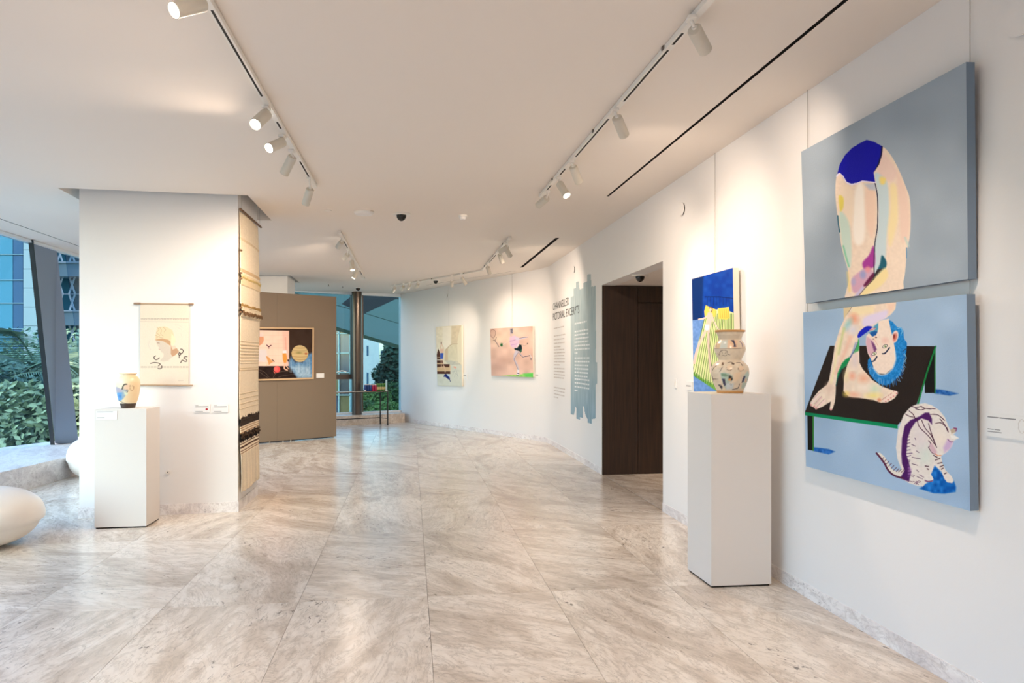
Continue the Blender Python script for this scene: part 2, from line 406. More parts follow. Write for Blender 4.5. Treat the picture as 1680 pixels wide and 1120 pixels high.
# head trim strip between the shadow line and the glass
a, b = tp(-4.2), tp(15.1)
wl = struct(MB().box(a-Z*.035+Vector((-.05, 0, 0)), b-a, (.09, 0, 0), Z*.035), 'window_2', M_SILLW)
topA = tp(yA-.03); topC = tp(yB+.25)
quad_slab('pane', [bt['n'], bt['m'], tp(6.8), tp(-4.1)], M_GLASS, wl)
quad_slab('pane', [bt['m'], bt['b'], topA, tp(6.8)], M_GLASS, wl)
botC = bt['c']+Vector((0, .35, 0))
quad_slab('pane', [botC, bt['d'], tp(15.0), topC], M_GLASS, wl)
bar('frame', at(82.5, 729.5, bt['b'].y-.06), at(46, 393.2, yA-.04), (.066, 0, 0), (-.032, .05, 0), M_BLACK, wl)
for (bb, tt) in ((bt['m'], tp(6.8)), (Vector((-7.15, 4.0, .26)), tp(3.4)), (Vector((-7.1, 0.0, .26)), tp(0.0))):
    bar('frame', bb, tt, (0, .08, 0), (-.05, 0, 0), M_BLACK, wl)
# leaning blue-grey column between the panes
b0 = at(90.5, 727.5, bt['b'].y-.02); b1 = at(129, 727, bt['b'].y+.30); t0 = at(54.5, 395, yA+.05); t1 = at(93, 406, yB+.02)
dp = Vector((-.15, .25, 0))
lc = MB().add([b0, b1, b1+dp, b0+dp, t0, t1, t1+dp, t0+dp], [(3, 2, 1, 0), (4, 5, 6, 7), (0, 1, 5, 4), (1, 2, 6, 5), (2, 3, 7, 6), (3, 0, 4, 7)]).build('column', M_FRAME, wl, label='wide leaning blue grey column between the left panes')

# ================================================================== LIGHT TRACKS AND SPOTLIGHTS
def track(px_a, px_b, label, segs=(), group=None, y_limit=None, w=.034, h=.03):
    a, b = ceil_pt(*px_a), ceil_pt(*px_b); d = (b-a).normalized(); n = Vector((-d.y, d.x, 0)).normalized()
    t = thing('lighting_track', label, 'track', (a+b)/2, group)
    MB().box(a-n*w/2-Z*.003, b-a, n*w, -Z*(h-.003)).build('body', M_WHITE, t)
    for s0, s1 in segs:
        p, q = ceil_pt(*s0, h), ceil_pt(*s1, h)
        q0 = a+d*((p-a).dot(d)); q1 = a+d*((q-a).dot(d))
        mb = MB().box(q0-n*.006-Z*(h+.0008), q1-q0, n*.012, Z*.002); mb.build('slot', M_DARK, t)
    for f in (.16, .5, .84):
        p = a+(b-a)*f
        MB().box(p+n*w/2-Z*.02, d*.03, n*.006, Z*.018).build('clip', M_BROWN, t)
    for p, s in ((a, -1), (b, 1)):
        MB().box(p-n*w/2-Z*.0025, d*.012*s, n*w, -Z*(h-.001)).build('end_cap', M_WHITE, t)
    return a, b, d
lamp_cache = {}
def spotlight(label, anchor, back, lens, near, lit, power, group, L=.15, R=.034, size=42, target=None, blend=1.0, yoff=0):
    size = 118 if power else size; side = power; power = 20+power*.2 if power else 0
    an = ceil_pt(*anchor, .03) if len(anchor) == 2 else Vector(anchor)
    B = at(*back, an.y+yoff) if back else an-Z*.075
    if B.z > an.z-.045: B.z = an.z-.045
    if target is not None:
        D = (Vector(target)-B).normalized()
    else:
        o = Vector((0, 0, EYE)); r = ray(*lens).normalized(); oc = o-B; bq = r.dot(oc); cq = oc.dot(oc)-L*L; disc = bq*bq-cq
        if disc < 0: P = o+r*(-bq)
        else: P = o+r*((-bq-math.sqrt(disc)) if near else (-bq+math.sqrt(disc)))
        D = (P-B).normalized()
    if D.z > -.5 and side: size = 60
    if label.startswith('spotlight first'): size = 90; power = 10 if 'left' in label else 56
    t = thing('track_spotlight', label, 'spotlight', an, group)
    MB().box(an-Vector((.02, .03, 0)), (.04, 0, 0), (0, .06, 0), (0, 0, -.016)).build('adapter', M_WHITE, t, bevel=.003)
    MB().cyl(an-Z*.016, (B.x, B.y, B.z+.01) if B.z+.02 < an.z-.016 else an-Z*.03, .008, n=10).cyl((B.x, B.y, B.z+.012), B+D*.03, .014, n=10).build('stem', M_WHITE, t)
    e = B+D*L
    n = 28
    a = D.orthogonal().normalized(); b = D.cross(a); prof = [(.0001, 0), (R*.9, 0), (R, .004), (R, L), (R*.90, L), (R*.84, L-.012), (.0001, L-.012)]
    vs, fs = [], []
    for r_, z_ in prof:
        for i in range(n):
            q = 2*math.pi*i/n; vs.append(B+D*z_+a*math.cos(q)*r_+b*math.sin(q)*r_)
    for k in range(len(prof)-1):
        for i in range(n):
            j = (i+1) % n; fs.append((k*n+i, k*n+j, (k+1)*n+j, (k+1)*n+i))
    h = MB().add(vs, fs).build('housing', M_HOUSE, t, smooth='auto')
    MB().cyl(B+D*(L-.0115), B+D*(L-.009), R*.82, n=24).build('lens', M_LENS if lit else M_LENS0, t)
    if power:
        ld = bpy.data.lights.new('beam', 'SPOT'); ld.energy = power*SPOT_W; ld.color = WARM; ld.spot_size = math.radians(size); ld.spot_blend = blend
        ld.shadow_soft_size = .03; lo = bpy.data.objects.new('beam', ld); C.objects.link(lo); lo.parent = t
        lo.location = B+D*(L+.012)-an; lo.rotation_euler = D.to_track_quat('-Z', 'Y').to_euler()
    return B+D*L, D
G1 = 'spotlights on the left ceiling track'; G2 = 'spotlights on the right ceiling track'
track((318, -46), (517, 302), 'long white lighting track on the ceiling nearer the left pillar, five spotlights', [((348, 17), (430, 158)), ((452.5, 200), (459, 211)), ((490, 265), (505, 291))])
LX = .6
spotlight('white spotlight at the top of the picture, nearest lamp of the left track', (337, -12), (333, 1), (285, 17), True, True, 60, G1, target=None)
spotlight('white spotlight with a glaring round lens aimed at the viewer, left track', (437, 175), (437, 187), (412, 213), True, True, 55, G1, L=.16, R=.036, target=(-1.9, 2.6, 1.35))
spotlight('white spotlight with a small lit lens below the glaring one, left track', (463, 222), (464, 233), (441, 243), True, True, 60, G1, target=None, size=44)
spotlight('white spotlight hanging lens down and away, fourth lamp of the left track', (479, 246), (480, 257), (466, 285), False, False, 60, G1, target=None, size=40)
spotlight('small white spotlight at the far end of the left track', (508, 291), (509, 310), (507.5, 325), False, False, 200, G1, target=(-2.66, 7.45, 1.2), size=40)
track((1186, -33), (887, 318.5), 'long white lighting track on the ceiling along the right wall, five spotlights', [((1112, 54), (1097, 73)), ((1091, 82), (1021, 166)), ((996.6, 195), (946, 257)), ((930, 277), (921, 287)), ((909, 304), (902, 311))])
spotlight('biggest white spotlight, nearest lamp of the right track', (1134, 28), (1139, 48), (1157, 82), False, False, 60, G2, target=None, size=56)
spotlight('white spotlight second from the near end of the right track', (1009, 179), (1012, 193), (1024, 222), False, False, 20, G2, target=None, size=46)
spotlight('third white spotlight along the right track, lens edge lit', (938, 264), (940, 273), (950, 299), False, True, 30, G2, target=None, size=46)
spotlight('fourth white spotlight along the right track, round lens lit', (917, 291), (918, 301), (930, 321), True, True, 120, G2, target=None, size=40)
spotlight('white spotlight lying sideways at the far end of the right track', (899, 313), (897, 325), (878, 336), False, False, 30, G2, target=(-3.2, 12.7, 1.0), size=42)
# unseen stretch of both tracks, with spotlights added to brighten the room
def tr_pt(x, y): return Vector((x, y, cz(x, y)-.03))
aL, bL = ceil_pt(318, -46), ceil_pt(517, 302); dL = (bL-aL).normalized(); aR, bR = ceil_pt(1186, -33), ceil_pt(887, 318.5); dR = (bR-aR).normalized()
for (a_, d_, nm, lr) in ((aL, dL, 'left', -1), (aR, dR, 'right', 1)):
    e_ = a_-d_*6.2; t = thing('lighting_track', 'lighting track continuing the %s track behind the viewer' % nm, 'track', (a_+e_)/2); n_ = Vector((-d_.y, d_.x, 0)).normalized()
    MB().box(e_-n_*.017-Z*.003, (a_-d_*.02)-e_, n_*.034, -Z*.027).build('body', M_WHITE, t)
    for k, (s_, tx_, ty_) in enumerate(((.9, 2.2, 2.2), (2.3, 2.4, .8), (3.7, 2.6, -.6), (5.1, 2.7, -2.0))):
        p_ = a_-d_*s_; p_.z = cz(p_.x, p_.y)-.03
        spotlight('spotlight %s behind the viewer on the %s track, added fill light' % (('first', 'second', 'third', 'fourth')[k], nm), tuple(p_), None, (0, 0), False, True, 115, 'added fill spotlights behind the viewer', target=((1.3, 4.7, .5) if lr > 0 else (-3.7, 6.4, .7)) if k == 0 else (p_.x+lr*.6-(.9 if lr > 0 else -.3), p_.y+.5, 0), size=42 if k else 43)
G3 = 'spotlights on the short far left track'
track((557, 378), (597.5, 455), 'short white lighting track on the far ceiling before the grey panel', [((564.5, 396), (570, 407)), ((590, 444), (594, 451))])
spotlight('white spotlight pointing left, nearest on the short far left track', (560, 388), (560.5, 397), (548.5, 405), True, True, 700, G3, target=(-4.2, 12.7, 1.7), size=40)
spotlight('dim white spotlight in the middle of the short far left track', (571, 409), (570, 418), (565, 424), False, False, 0, G3)
spotlight('white spotlight with a bright lens pointing right, short far left track', (577, 421), (577, 428), (590, 438), True, True, 160, G3, target=(-1.9, 10.0, 0.0), size=40)
spotlight('white spotlight pointing left at the far end of the short far left track', (589, 439), (587, 444), (578, 450), True, True, 80, G3, target=(-4.0, 11.6, .3), size=44)
G4 = 'spotlights on the angled far right track'
track((836.5, 387.5), (791, 441.5), 'short leg of the angled far track, hung with four spotlights', [((817, 418), (804, 432))])
track((790, 442), (643, 468), 'long leg of the angled far track running beside the far wall')
spotlight('white spotlight pointing left with lit lens on the angled far track', (832, 395), (832.6, 405), (818.7, 410), True, True, 20, G4, target=(-3.6, 13.2, 1.2), size=40)
spotlight('outer of two parallel white spotlights on the angled far track', (829, 398), (830, 408), (839, 422), False, False, 110, G4, target=(.75, 11.6, 1.75), size=46)
spotlight('inner of two parallel white spotlights on the angled far track', (820, 409), (820, 417), (829, 427), False, False, 60, G4, target=(.55, 12.6, 1.0), size=40)
spotlight('white spotlight with lit end at the bend of the angled far track', (801, 430), (800, 438), (812, 448), True, True, 40, G4, target=(.1, 13.85, 1.5), size=40)
spotlight('white spotlight hanging upright from the long leg of the far track', (741, 450.5), (741.5, 461), (747.5, 472), False, False, 190, G4, target=(-1.35, 15.6, 1.75), size=34)
spotlight('white spotlight beside the upright one on the long leg of the far track', (757, 448), (757.5, 455), (763, 463), False, False, 10, G4, target=(.0, 13.95, 1.5), size=40)
for px, lb in ((648, 'last small white spotlight at the left end of the far track'), (662, 'second last small white spotlight at the left end of the far track'), (672, 'third last small white spotlight of the far track'), (686, 'small white spotlight left of the dark dome camera on the far track')):
    y = 467.4-(px-643)*.177
    spotlight(lb, (px, y), (px, y+5.5), (px-3, y+11), False, False, 22 if px != 672 else 0, G4, size=50)

# fixed sensors and cameras on the ceiling
def lathe_thing(name, label, cat, px, py, parts, group=None):
    p = ceil_pt(px, py); t = thing(name, label, cat, p, group)
    for nm, prof, m in parts: MB().lathe(prof[::-1], p, 32).build(nm, m, t, smooth='auto')
    return t
def dome(label, px, py, r=.075, z=None, grp=None):
    p = ceil_pt(px, py) if z is None else Vector(z); t = thing('dome_camera', label, 'camera', p, grp)
    MB().lathe([(r*.3, -.016), (r*1.02, -.015), (r*1.1, -.01), (r*1.1, 0), (.001, 0)], p, 30).build('flange', M_WHITE, t, smooth='auto')
    MB().lathe([(max(.001, r*.60*math.cos(a)), -.016-r*.72*math.sin(a)) for a in [math.pi/2*(1-k/8) for k in range(9)]], p, 30).build('dome', mat('black_dome', (18, 16, 14), .12), t, smooth='auto')
    return t
GD = 'dark dome cameras on the ceiling'
dome('dark dome camera with white flange on the open ceiling beside the white disc', 658.5, 350.5, .088, grp=GD)
dome('small dark dome camera hanging at the long leg of the far track', 714.8, 459.5, .075, grp=GD)
dome('small dark dome camera right above the far window column', 587.5, 471.5, .08, grp=GD)
dome('dark dome camera under the soffit of the dark wooden recess', 0, 0, .085, z=tuple(plane_pt(1050, 451, Vector((0, 0, 2.405)), Z)), grp=GD)
p = ceil_pt(597, 347)
t = thing('access_point', 'flat round white disc on the ceiling left of the dome camera', 'ceiling disc', p)
MB().lathe([(.001, -.035), (.085, -.034), (.10, -.02), (.102, -.012)], p, 36).build('cover', M_WALL, t, smooth='auto')
MB().lathe([(.001, -.012), (.104, -.012), (.106, 0), (.001, 0)], p, 36).build('base', M_WHITE, t, smooth='auto')
p = ceil_pt(759, 353)
t = thing('smoke_detector', 'small white smoke detector on the ceiling right of the dome camera', 'detector', p)
MB().lathe([(.001, -.05), (.03, -.048), (.034, -.035), (.04, -.02)], p, 24).build('head', M_WALL, t, smooth='auto')
MB().lathe([(.001, -.02), (.05, -.018), (.052, 0), (.001, 0)], p, 24).build('base', M_WHITE, t, smooth='auto')
for px, py, lb in ((539, 466, 'left of two small sprinkler heads above the grey panel'), (562, 469, 'right of two small sprinkler heads above the grey panel'), (538, 345, 'tiny sprinkler cap on the ceiling left of the flat white disc')):
    p = ceil_pt(px, py); t = thing('sprinkler', lb, 'sprinkler', p, 'ceiling sprinklers')
    MB().lathe([(.001, -.006), (.035, -.005), (.036, 0), (.001, 0)], p, 20).build('rosette', M_WHITE, t)
    if px != 538: MB().cyl(p-Z*.006, p-Z*.035, .008, n=8).cyl(p-Z*.035, p-Z*.038, .02, n=12).build('nozzle', M_WIRE, t)

# ================================================================== PAINT RASTERISER (flat artwork stored as mesh colour)
def smooth_pts(p, n=6):
    p = [np.array(q, float) for q in p]; out = []; N = len(p)
    for i in range(N):
        a, b, c, d = p[i-1], p[i], p[(i+1) % N], p[(i+2) % N]
        for k in range(n):
            t = k/n; out.append(.5*((2*b)+(-a+c)*t+(2*a-5*b+4*c-d)*t*t+(-a+3*b-3*c+d)*t**3))
    return out
def open_smooth(p, n=5):
    p = [np.array(q, float) for q in p]; p = [2*p[0]-p[1]]+p+[2*p[-1]-p[-2]]; out = []
    for i in range(1, len(p)-2):
        a, b, c, d = p[i-1], p[i], p[i+1], p[i+2]
        for k in range(n):
            t = k/n; out.append(.5*((2*b)+(-a+c)*t+(2*a-5*b+4*c-d)*t*t+(-a+3*b-3*c+d)*t**3))
    return out+[p[-2]]
def vnoise(x, y, s, seed=0):
    x, y = x/s, y/s; xi, yi = np.floor(x).astype(int), np.floor(y).astype(int); fx, fy = x-xi, y-yi
    def h(a, b): return (np.sin(a*127.1+b*311.7+seed*74.7)*43758.5453) % 1
    fx, fy = fx*fx*(3-2*fx), fy*fy*(3-2*fy)
    return (h(xi, yi)*(1-fx)+h(xi+1, yi)*fx)*(1-fy)+(h(xi, yi+1)*(1-fx)+h(xi+1, yi+1)*fx)*fy
class Art:
    def __init__(s, x, y, bgc): s.x, s.y = x, y; s.c = np.tile(np.array(bgc, float), (len(x), 1)); s.T = (0, 0, 1)
    def frame(s, ox, oy, k): s.T = (ox, oy, k)
    def tr(s, p): ox, oy, k = s.T; return [(ox+a/k, oy+b/k) for a, b in p]
    def _sd(s, pts, closed, idx):
        x, y = s.x[idx], s.y[idx]; best = np.full(len(x), 1e9); ins = np.zeros(len(x), bool); n = len(pts)
        for i in range(n if closed else n-1):
            ax, ay = pts[i]; bx, by = pts[(i+1) % n]; dx, dy = bx-ax, by-ay; L = dx*dx+dy*dy
            if L < 1e-12: continue
            t = np.clip(((x-ax)*dx+(y-ay)*dy)/L, 0, 1); best = np.minimum(best, (x-ax-t*dx)**2+(y-ay-t*dy)**2)
            if closed:
                m = (ay > y) != (by > y)
                if m.any(): ins[m] ^= (x[m] < dx*(y[m]-ay)/(dy if dy else 1e-9)+ax)
        d = np.sqrt(best); return np.where(ins, -d, d) if closed else d
    def _lay(s, idx, a, col, var=0, vs=3, seed=1):
        col = np.array(col, float)
        if var: col = col+var*(vnoise(s.x[idx], s.y[idx], vs, seed)-.5)[:, None]
        s.c[idx] = s.c[idx]*(1-a[:, None])+col*a[:, None]
    def poly(s, pts, col, soft=.35, alpha=1, sm=False, var=0, vs=3):
        pts = s.tr(pts); pts = smooth_pts(pts) if sm else pts; P = np.array(pts); m = soft*2
        idx = np.where((s.x > P[:, 0].min()-m) & (s.x < P[:, 0].max()+m) & (s.y > P[:, 1].min()-m) & (s.y < P[:, 1].max()+m))[0]
        if len(idx) == 0: return
        d = s._sd(pts, True, idx); s._lay(idx, np.clip(.5-d/(2*soft), 0, 1)*alpha, col, var, vs)
    def blob(s, c, rx, ry, col, alpha=1, soft=.5, rot=0):
        (cx, cy), = s.tr([c]); k = s.T[2]; rx, ry = rx/k, ry/k; co, si = math.cos(rot), math.sin(rot)
        idx = np.where((abs(s.x-cx) < max(rx, ry)*1.6) & (abs(s.y-cy) < max(rx, ry)*1.6))[0]
        if len(idx) == 0: return
        dx, dy = s.x[idx]-cx, s.y[idx]-cy; r = np.sqrt(((dx*co+dy*si)/rx)**2+((-dx*si+dy*co)/ry)**2)
        s._lay(idx, np.clip((1+soft-r)/(2*soft+1e-6), 0, 1)*alpha, col)
    def stroke(s, pts, w, col, alpha=1, soft=.3, sm=True):
        w = w/s.T[2]; pts = s.tr(pts); pts = open_smooth(pts) if sm and len(pts) > 2 else pts; P = np.array(pts); m = w+soft*2
        idx = np.where((s.x > P[:, 0].min()-m) & (s.x < P[:, 0].max()+m) & (s.y > P[:, 1].min()-m) & (s.y < P[:, 1].max()+m))[0]
        if len(idx) == 0: return
        d = s._sd(pts, False, idx)-w/2; s._lay(idx, np.clip(.5-d/(2*soft), 0, 1)*alpha, col)
def to_lin(c):
    c = np.clip(c, 0, 255)/255; return np.where(c <= .04045, c/12.92, ((c+.055)/1.055)**2.4)
def homog(q):                                    # unit square (u right, v down) -> quad TL,TR,BR,BL
    A, B = [], []
    for (u, v), (x, y) in zip(((0, 0), (1, 0), (1, 1), (0, 1)), q):
        A += [[u, v, 1, 0, 0, 0, -u*x, -v*x], [0, 0, 0, u, v, 1, -u*y, -v*y]]; B += [x, y]
    h = np.linalg.solve(np.array(A, float), np.array(B, float)); return np.append(h, 1).reshape(3, 3)
def canvas(parent, name, corners, quad, nx, ny, draw, m, bgc, lift=.0006):
    """corners: 3D TL,TR,BR,BL of the picture face; quad: where those corners lie in the measured drawing coordinates"""
    TLc, TRc, BRc, BLc = [np.array(c) for c in corners]; u, v = np.meshgrid(np.linspace(0, 1, nx), np.linspace(0, 1, ny))
    u, v = u.ravel(), v.ravel(); Hm = homog(quad); q = Hm @ np.stack([u, v, np.ones_like(u)]); px, py = q[0]/q[2], q[1]/q[2]
    art = Art(px, py, bgc); draw(art)
    P = (TLc*(1-u)[:, None]+TRc*u[:, None])*(1-v)[:, None]+(BLc*(1-u)[:, None]+BRc*u[:, None])*v[:, None]
    nrm = np.cross(BLc-TLc, TRc-TLc); nrm /= np.linalg.norm(nrm); P = P+nrm*lift
    org = np.array(ORG[parent.name]); P = P-org
    me = bpy.data.meshes.new(name); k = (np.arange(ny-1)[:, None]*nx+np.arange(nx-1)[None, :]).ravel()
    quads = np.stack([k, k+nx, k+nx+1, k+1], 1).astype(np.int32)
    me.vertices.add(len(P)); me.vertices.foreach_set('co', P.astype(np.float32).ravel())
    me.loops.add(quads.size); me.loops.foreach_set('vertex_index', quads.ravel())
    me.polygons.add(len(quads)); me.polygons.foreach_set('loop_start', np.arange(0, quads.size, 4, dtype=np.int32)); me.update(); me.validate()
    at_ = me.color_attributes.new('paint', 'FLOAT_COLOR', 'POINT')
    at_.data.foreach_set('color', np.concatenate([to_lin(art.c), np.ones((len(P), 1))], 1).astype(np.float32).ravel())
    me.materials.append(m); o = bpy.data.objects.new(name, me); C.objects.link(o); o.parent = parent; ORG[o.name] = Vector(org); return o
def stretched(parent, corners, thick, m):        # the canvas body behind the painted face
    TLc, TRc, BRc, BLc = map(Vector, corners); n = (BLc-TLc).cross(TRc-TLc).normalized()
    vs = [TLc, TRc, BRc, BLc]; vs = vs+[p-n*thick for p in vs]
    return MB().add(vs, [(3, 2, 1, 0)[::-1][::-1], (4, 5, 6, 7), (0, 1, 5, 4), (1, 2, 6, 5), (2, 3, 7, 6), (3, 0, 4, 7)]).build('stretched_canvas', m, parent)
M_ART = paint_mat('painted_canvas', .65); M_CLOTHP = paint_mat('woven_cotton', .9, .25); M_GLAZE = paint_mat('glazed_ceramic', .28, .02, .1)
M_RAWC = mat('raw_canvas_edge', (232, 224, 208), .8); M_BLUEC = mat('blue_grey_canvas_edge', (118, 136, 156), .7)

# ================================================================== THE TALL DIPTYCH ON THE RIGHT WALL
SK = (240, 218, 198)
def draw_upper(a):
    a.c += (vnoise(a.x, a.y, 40, 3)-.5)[:, None]*14
    a.frame(1300, 220, 3.732)
    a.poly([(275, 250), (290, 243), (330, 300), (362, 312), (430, 292), (505, 300), (520, 370), (524, 480), (518, 610), (500, 700), (500, 790), (500, 870), (465, 925), (395, 1010), (325, 1010), (330, 960), (345, 900), (338, 830), (318, 760), (298, 680), (288, 600), (278, 520), (268, 440), (263, 360), (266, 290)], SK, sm=True, var=10)
    a.poly([(553, 82), (600, 130), (650, 220), (695, 330), (718, 400), (724, 500), (720, 620), (705, 700), (698, 760), (690, 850), (680, 900), (655, 990), (395, 1020), (440, 950), (498, 885), (505, 830), (500, 700), (518, 600), (524, 480), (518, 370), (505, 300), (497, 240), (530, 190), (548, 130)], (242, 220, 200), sm=True, var=8)
    a.poly([(505, 245), (555, 260), (585, 330), (592, 500), (577, 640), (570, 760), (540, 810), (505, 870), (502, 700), (520, 600), (524, 470), (515, 340)], (202, 218, 222), soft=2, sm=True)
    a.poly([(600, 320), (640, 330), (648, 480), (635, 580), (600, 690), (585, 600), (600, 450)], (246, 226, 172), soft=3, sm=True, alpha=.9)
    a.poly([(640, 240), (695, 350), (716, 480), (712, 620), (668, 660), (652, 450)], (240, 207, 190), soft=3, sm=True, alpha=.8)
    a.poly([(545, 120), (600, 170), (640, 240), (600, 300), (520, 230)], (238, 206, 196), soft=2.5, sm=True, alpha=.7)
    a.poly([(395, 320), (435, 330), (445, 600), (420, 680), (375, 650), (372, 450)], (251, 240, 228), soft=3, sm=True)
    a.poly([(450, 330), (505, 340), (510, 520), (490, 640), (455, 560)], (243, 208, 186), soft=3, sm=True, alpha=.8)
    a.poly([(300, 330), (370, 350), (365, 560), (320, 520)], (246, 224, 200), soft=3, sm=True)
    a.poly([(290, 480), (345, 545), (362, 700), (352, 820), (322, 760), (295, 610)], (205, 222, 208), soft=2.2, sm=True)
    a.poly([(284, 385), (312, 395), (312, 455), (292, 475)], (232, 212, 84), soft=1.6, sm=True, alpha=.85)
    a.poly([(535, 270), (570, 275), (565, 310), (540, 310)], (244, 220, 130), soft=2, sm=True)
    a.poly([(440, 310), (505, 305), (515, 350), (470, 345)], (175, 190, 215), soft=2.5, alpha=.7)
    a.poly([(498, 690), (505, 800), (470, 830), (440, 830), (430, 790), (468, 745)], (168, 62, 152), soft=1.6, sm=True)
    a.poly([(425, 835), (470, 820), (498, 850), (490, 890), (430, 950), (375, 970), (365, 890)], (214, 168, 190), soft=2, sm=True)
    a.blob((432, 862), 18, 24, (150, 160, 205), .8); a.blob((375, 905), 14, 22, (180, 172, 205), .8); a.blob((462, 830), 16, 18, (236, 150, 150), .7)
    a.poly([(470, 925), (500, 885), (498, 850), (465, 885), (435, 930)], (100, 28, 70), soft=1.2, sm=True)
    a.poly([(380, 990), (430, 930), (440, 950), (400, 995)], (205, 190, 222), soft=1.5)
    a.poly([(548, 745), (576, 785), (566, 830), (520, 870), (500, 890), (512, 850), (535, 800)], (32, 96, 116), soft=1.2, sm=True)
    a.poly([(520, 830), (560, 822), (500, 888), (470, 922)], (44, 40, 44), soft=.8)
    a.poly([(398, 1015), (440, 950), (500, 885), (565, 822), (585, 870), (540, 930), (450, 985)], (246, 224, 166), soft=2, sm=True)
    a.stroke([(505, 300), (520, 380), (523, 480), (520, 580), (506, 670), (501, 760), (500, 830), (503, 870)], 6, (34, 38, 66))
    a.stroke([(503, 885), (440, 948), (398, 1000)], 4, (60, 50, 50))
    a.stroke([(312, 690), (330, 760), (346, 812)], 9, (110, 198, 155), alpha=.8, soft=1.2)
    a.stroke([(278, 505), (282, 555), (290, 605)], 7, (22, 92, 112)); a.stroke([(699, 700), (699, 760)], 7, (110, 150, 180))
    a.stroke([(690, 640), (712, 690)], 12, (190, 215, 205), alpha=.7, soft=1.5); a.stroke([(340, 850), (350, 960)], 14, (245, 215, 130), alpha=.7, soft=2)
    a.stroke([(272, 262), (290, 243), (312, 264), (332, 300), (362, 313), (395, 306), (430, 293), (507, 301)], 9, (236, 226, 246))
    a.poly([(275, 248), (290, 190), (322, 132), (365, 88), (410, 60), (455, 38), (500, 50), (553, 80), (548, 130), (530, 190), (497, 240), (507, 299), (430, 290), (395, 303), (362, 309), (332, 296), (312, 260), (290, 240)], (4, 6, 168), soft=.4)
    a.poly([(545, 76), (554, 82), (549, 132), (531, 192), (499, 240), (524, 185), (540, 130)], (24, 22, 60), soft=.5)
def draw_lower(a):
    a.c += (vnoise(a.x, a.y, 40, 5)-.5)[:, None]*14
    a.frame(1300, 460, 2.666)
    a.poly([(90, 728), (130, 733), (160, 737), (188, 748), (160, 760), (92, 745)], (32, 100, 182), soft=1, var=50)
    a.poly([(622, 474), (660, 478), (700, 488), (728, 494), (690, 503), (622, 494)], (40, 98, 172), soft=1.3, var=60)
    a.poly([(165, 285), (628, 287), (545, 540), (462, 632), (55, 576)], (38, 30, 27))
    a.poly([(55, 575), (462, 631), (462, 648), (55, 589)], (0, 136, 88))
    a.poly([(600, 345), (618, 300), (627, 292), (627, 492), (580, 492), (580, 405)], (18, 18, 18)); a.stroke([(625, 300), (625, 492)], 5, (40, 130, 62))
    a.stroke([(628, 288), (590, 400), (548, 548)], 7, (20, 125, 62), sm=False)
    a.poly([(66, 590), (90, 593), (90, 743), (68, 740)], (18, 18, 16)); a.stroke([(91.5, 594), (91.5, 742)], 6, (52, 128, 56))
    a.frame(1310, 480, 5.6)
    leg = [(560, 420), (562, 640), (592, 700), (680, 800), (770, 860), (850, 890), (905, 905), (912, 925), (890, 965), (860, 985), (822, 1005), (760, 1010), (690, 985), (560, 965), (462, 955), (415, 905), (420, 780), (450, 660), (500, 560), (540, 450)]
    a.poly(leg, SK, var=16, vs=5, sm=False, soft=.5)
    a.poly([(548, 425), (560, 430), (562, 500), (555, 535), (505, 560)], (70, 172, 100), soft=.8)
    a.blob((600, 790), 40, 34, (238, 168, 134), .8, 1); a.blob((495, 765), 26, 30, (236, 150, 120), .7, .9); a.blob((510, 935), 50, 24, (240, 178, 148), .8, .8)
    a.blob((700, 880), 44, 34, (205, 226, 196), .8, .9); a.blob((690, 945), 60, 24, (244, 226, 130), .8, .9); a.blob((440, 930), 26, 22, (240, 214, 110), .8, .9)
    a.blob((600, 870), 60, 40, (248, 232, 216), .7, .9); a.blob((440, 760), 22, 46, (244, 226, 160), .6, .9); a.blob((520, 620), 30, 60, (226, 208, 212), .7, .9)
    a.blob((745, 985), 18, 16, (226, 140, 100), .8)
    for x, y in ((790, 990), (812, 975), (838, 958), (862, 942), (890, 918)):
        a.blob((x+8, y+2), 17, 15, (246, 216, 204)); a.stroke([(x-16, y-8), (x-2, y-22)], 5, (186, 110, 104)); a.blob((x+14, y+8), 7, 6, (214, 130, 126))
    a.stroke([(420, 905), (470, 955), (620, 975), (760, 1010)], 4, (170, 130, 110), alpha=.7)
    a.poly([(415, 128), (500, 120), (428, 240), (418, 250)], (222, 200, 158), soft=.6); a.stroke([(500, 120), (450, 200), (424, 246)], 6, (110, 92, 84))
    arm = [(505, 118), (900, 60), (893, 150), (852, 200), (800, 235), (750, 255), (682, 310), (610, 365), (552, 410), (545, 460), (520, 520), (470, 610), (438, 670), (400, 700), (362, 790), (345, 850), (343, 930), (336, 1000), (318, 1060), (300, 1085), (288, 1068), (298, 1000), (262, 1020), (225, 1045), (160, 1072), (140, 1050), (112, 1040), (108, 1010), (140, 960), (190, 900), (262, 845), (283, 800), (300, 700), (318, 600), (335, 480), (380, 335), (430, 225)]
    a.poly(arm, SK, var=14, vs=4, soft=.5)
    a.poly([(600, 235), (700, 190), (830, 160), (800, 235), (750, 255), (690, 295), (600, 310)], (226, 212, 236), soft=2.5, sm=True)
    a.poly([(500, 130), (700, 120), (690, 180), (560, 210), (480, 200)], (246, 226, 180), soft=3, alpha=.8)
    a.poly([(810, 90), (895, 90), (880, 150), (830, 190)], (242, 204, 180), soft=3, alpha=.8)
    a.blob((512, 238), 34, 40, (238, 158, 126), .85, .9); a.blob((458, 292), 24, 50, (150, 204, 202), .85, .8, .5); a.blob((500, 340), 40, 40, (214, 214, 232), .7, .9)
    a.stroke([(420, 330), (390, 460), (370, 560)], 22, (196, 206, 130), alpha=.7, soft=2); a.stroke([(380, 420), (350, 560), (330, 700), (300, 830)], 20, (244, 232, 180), alpha=.8, soft=2)
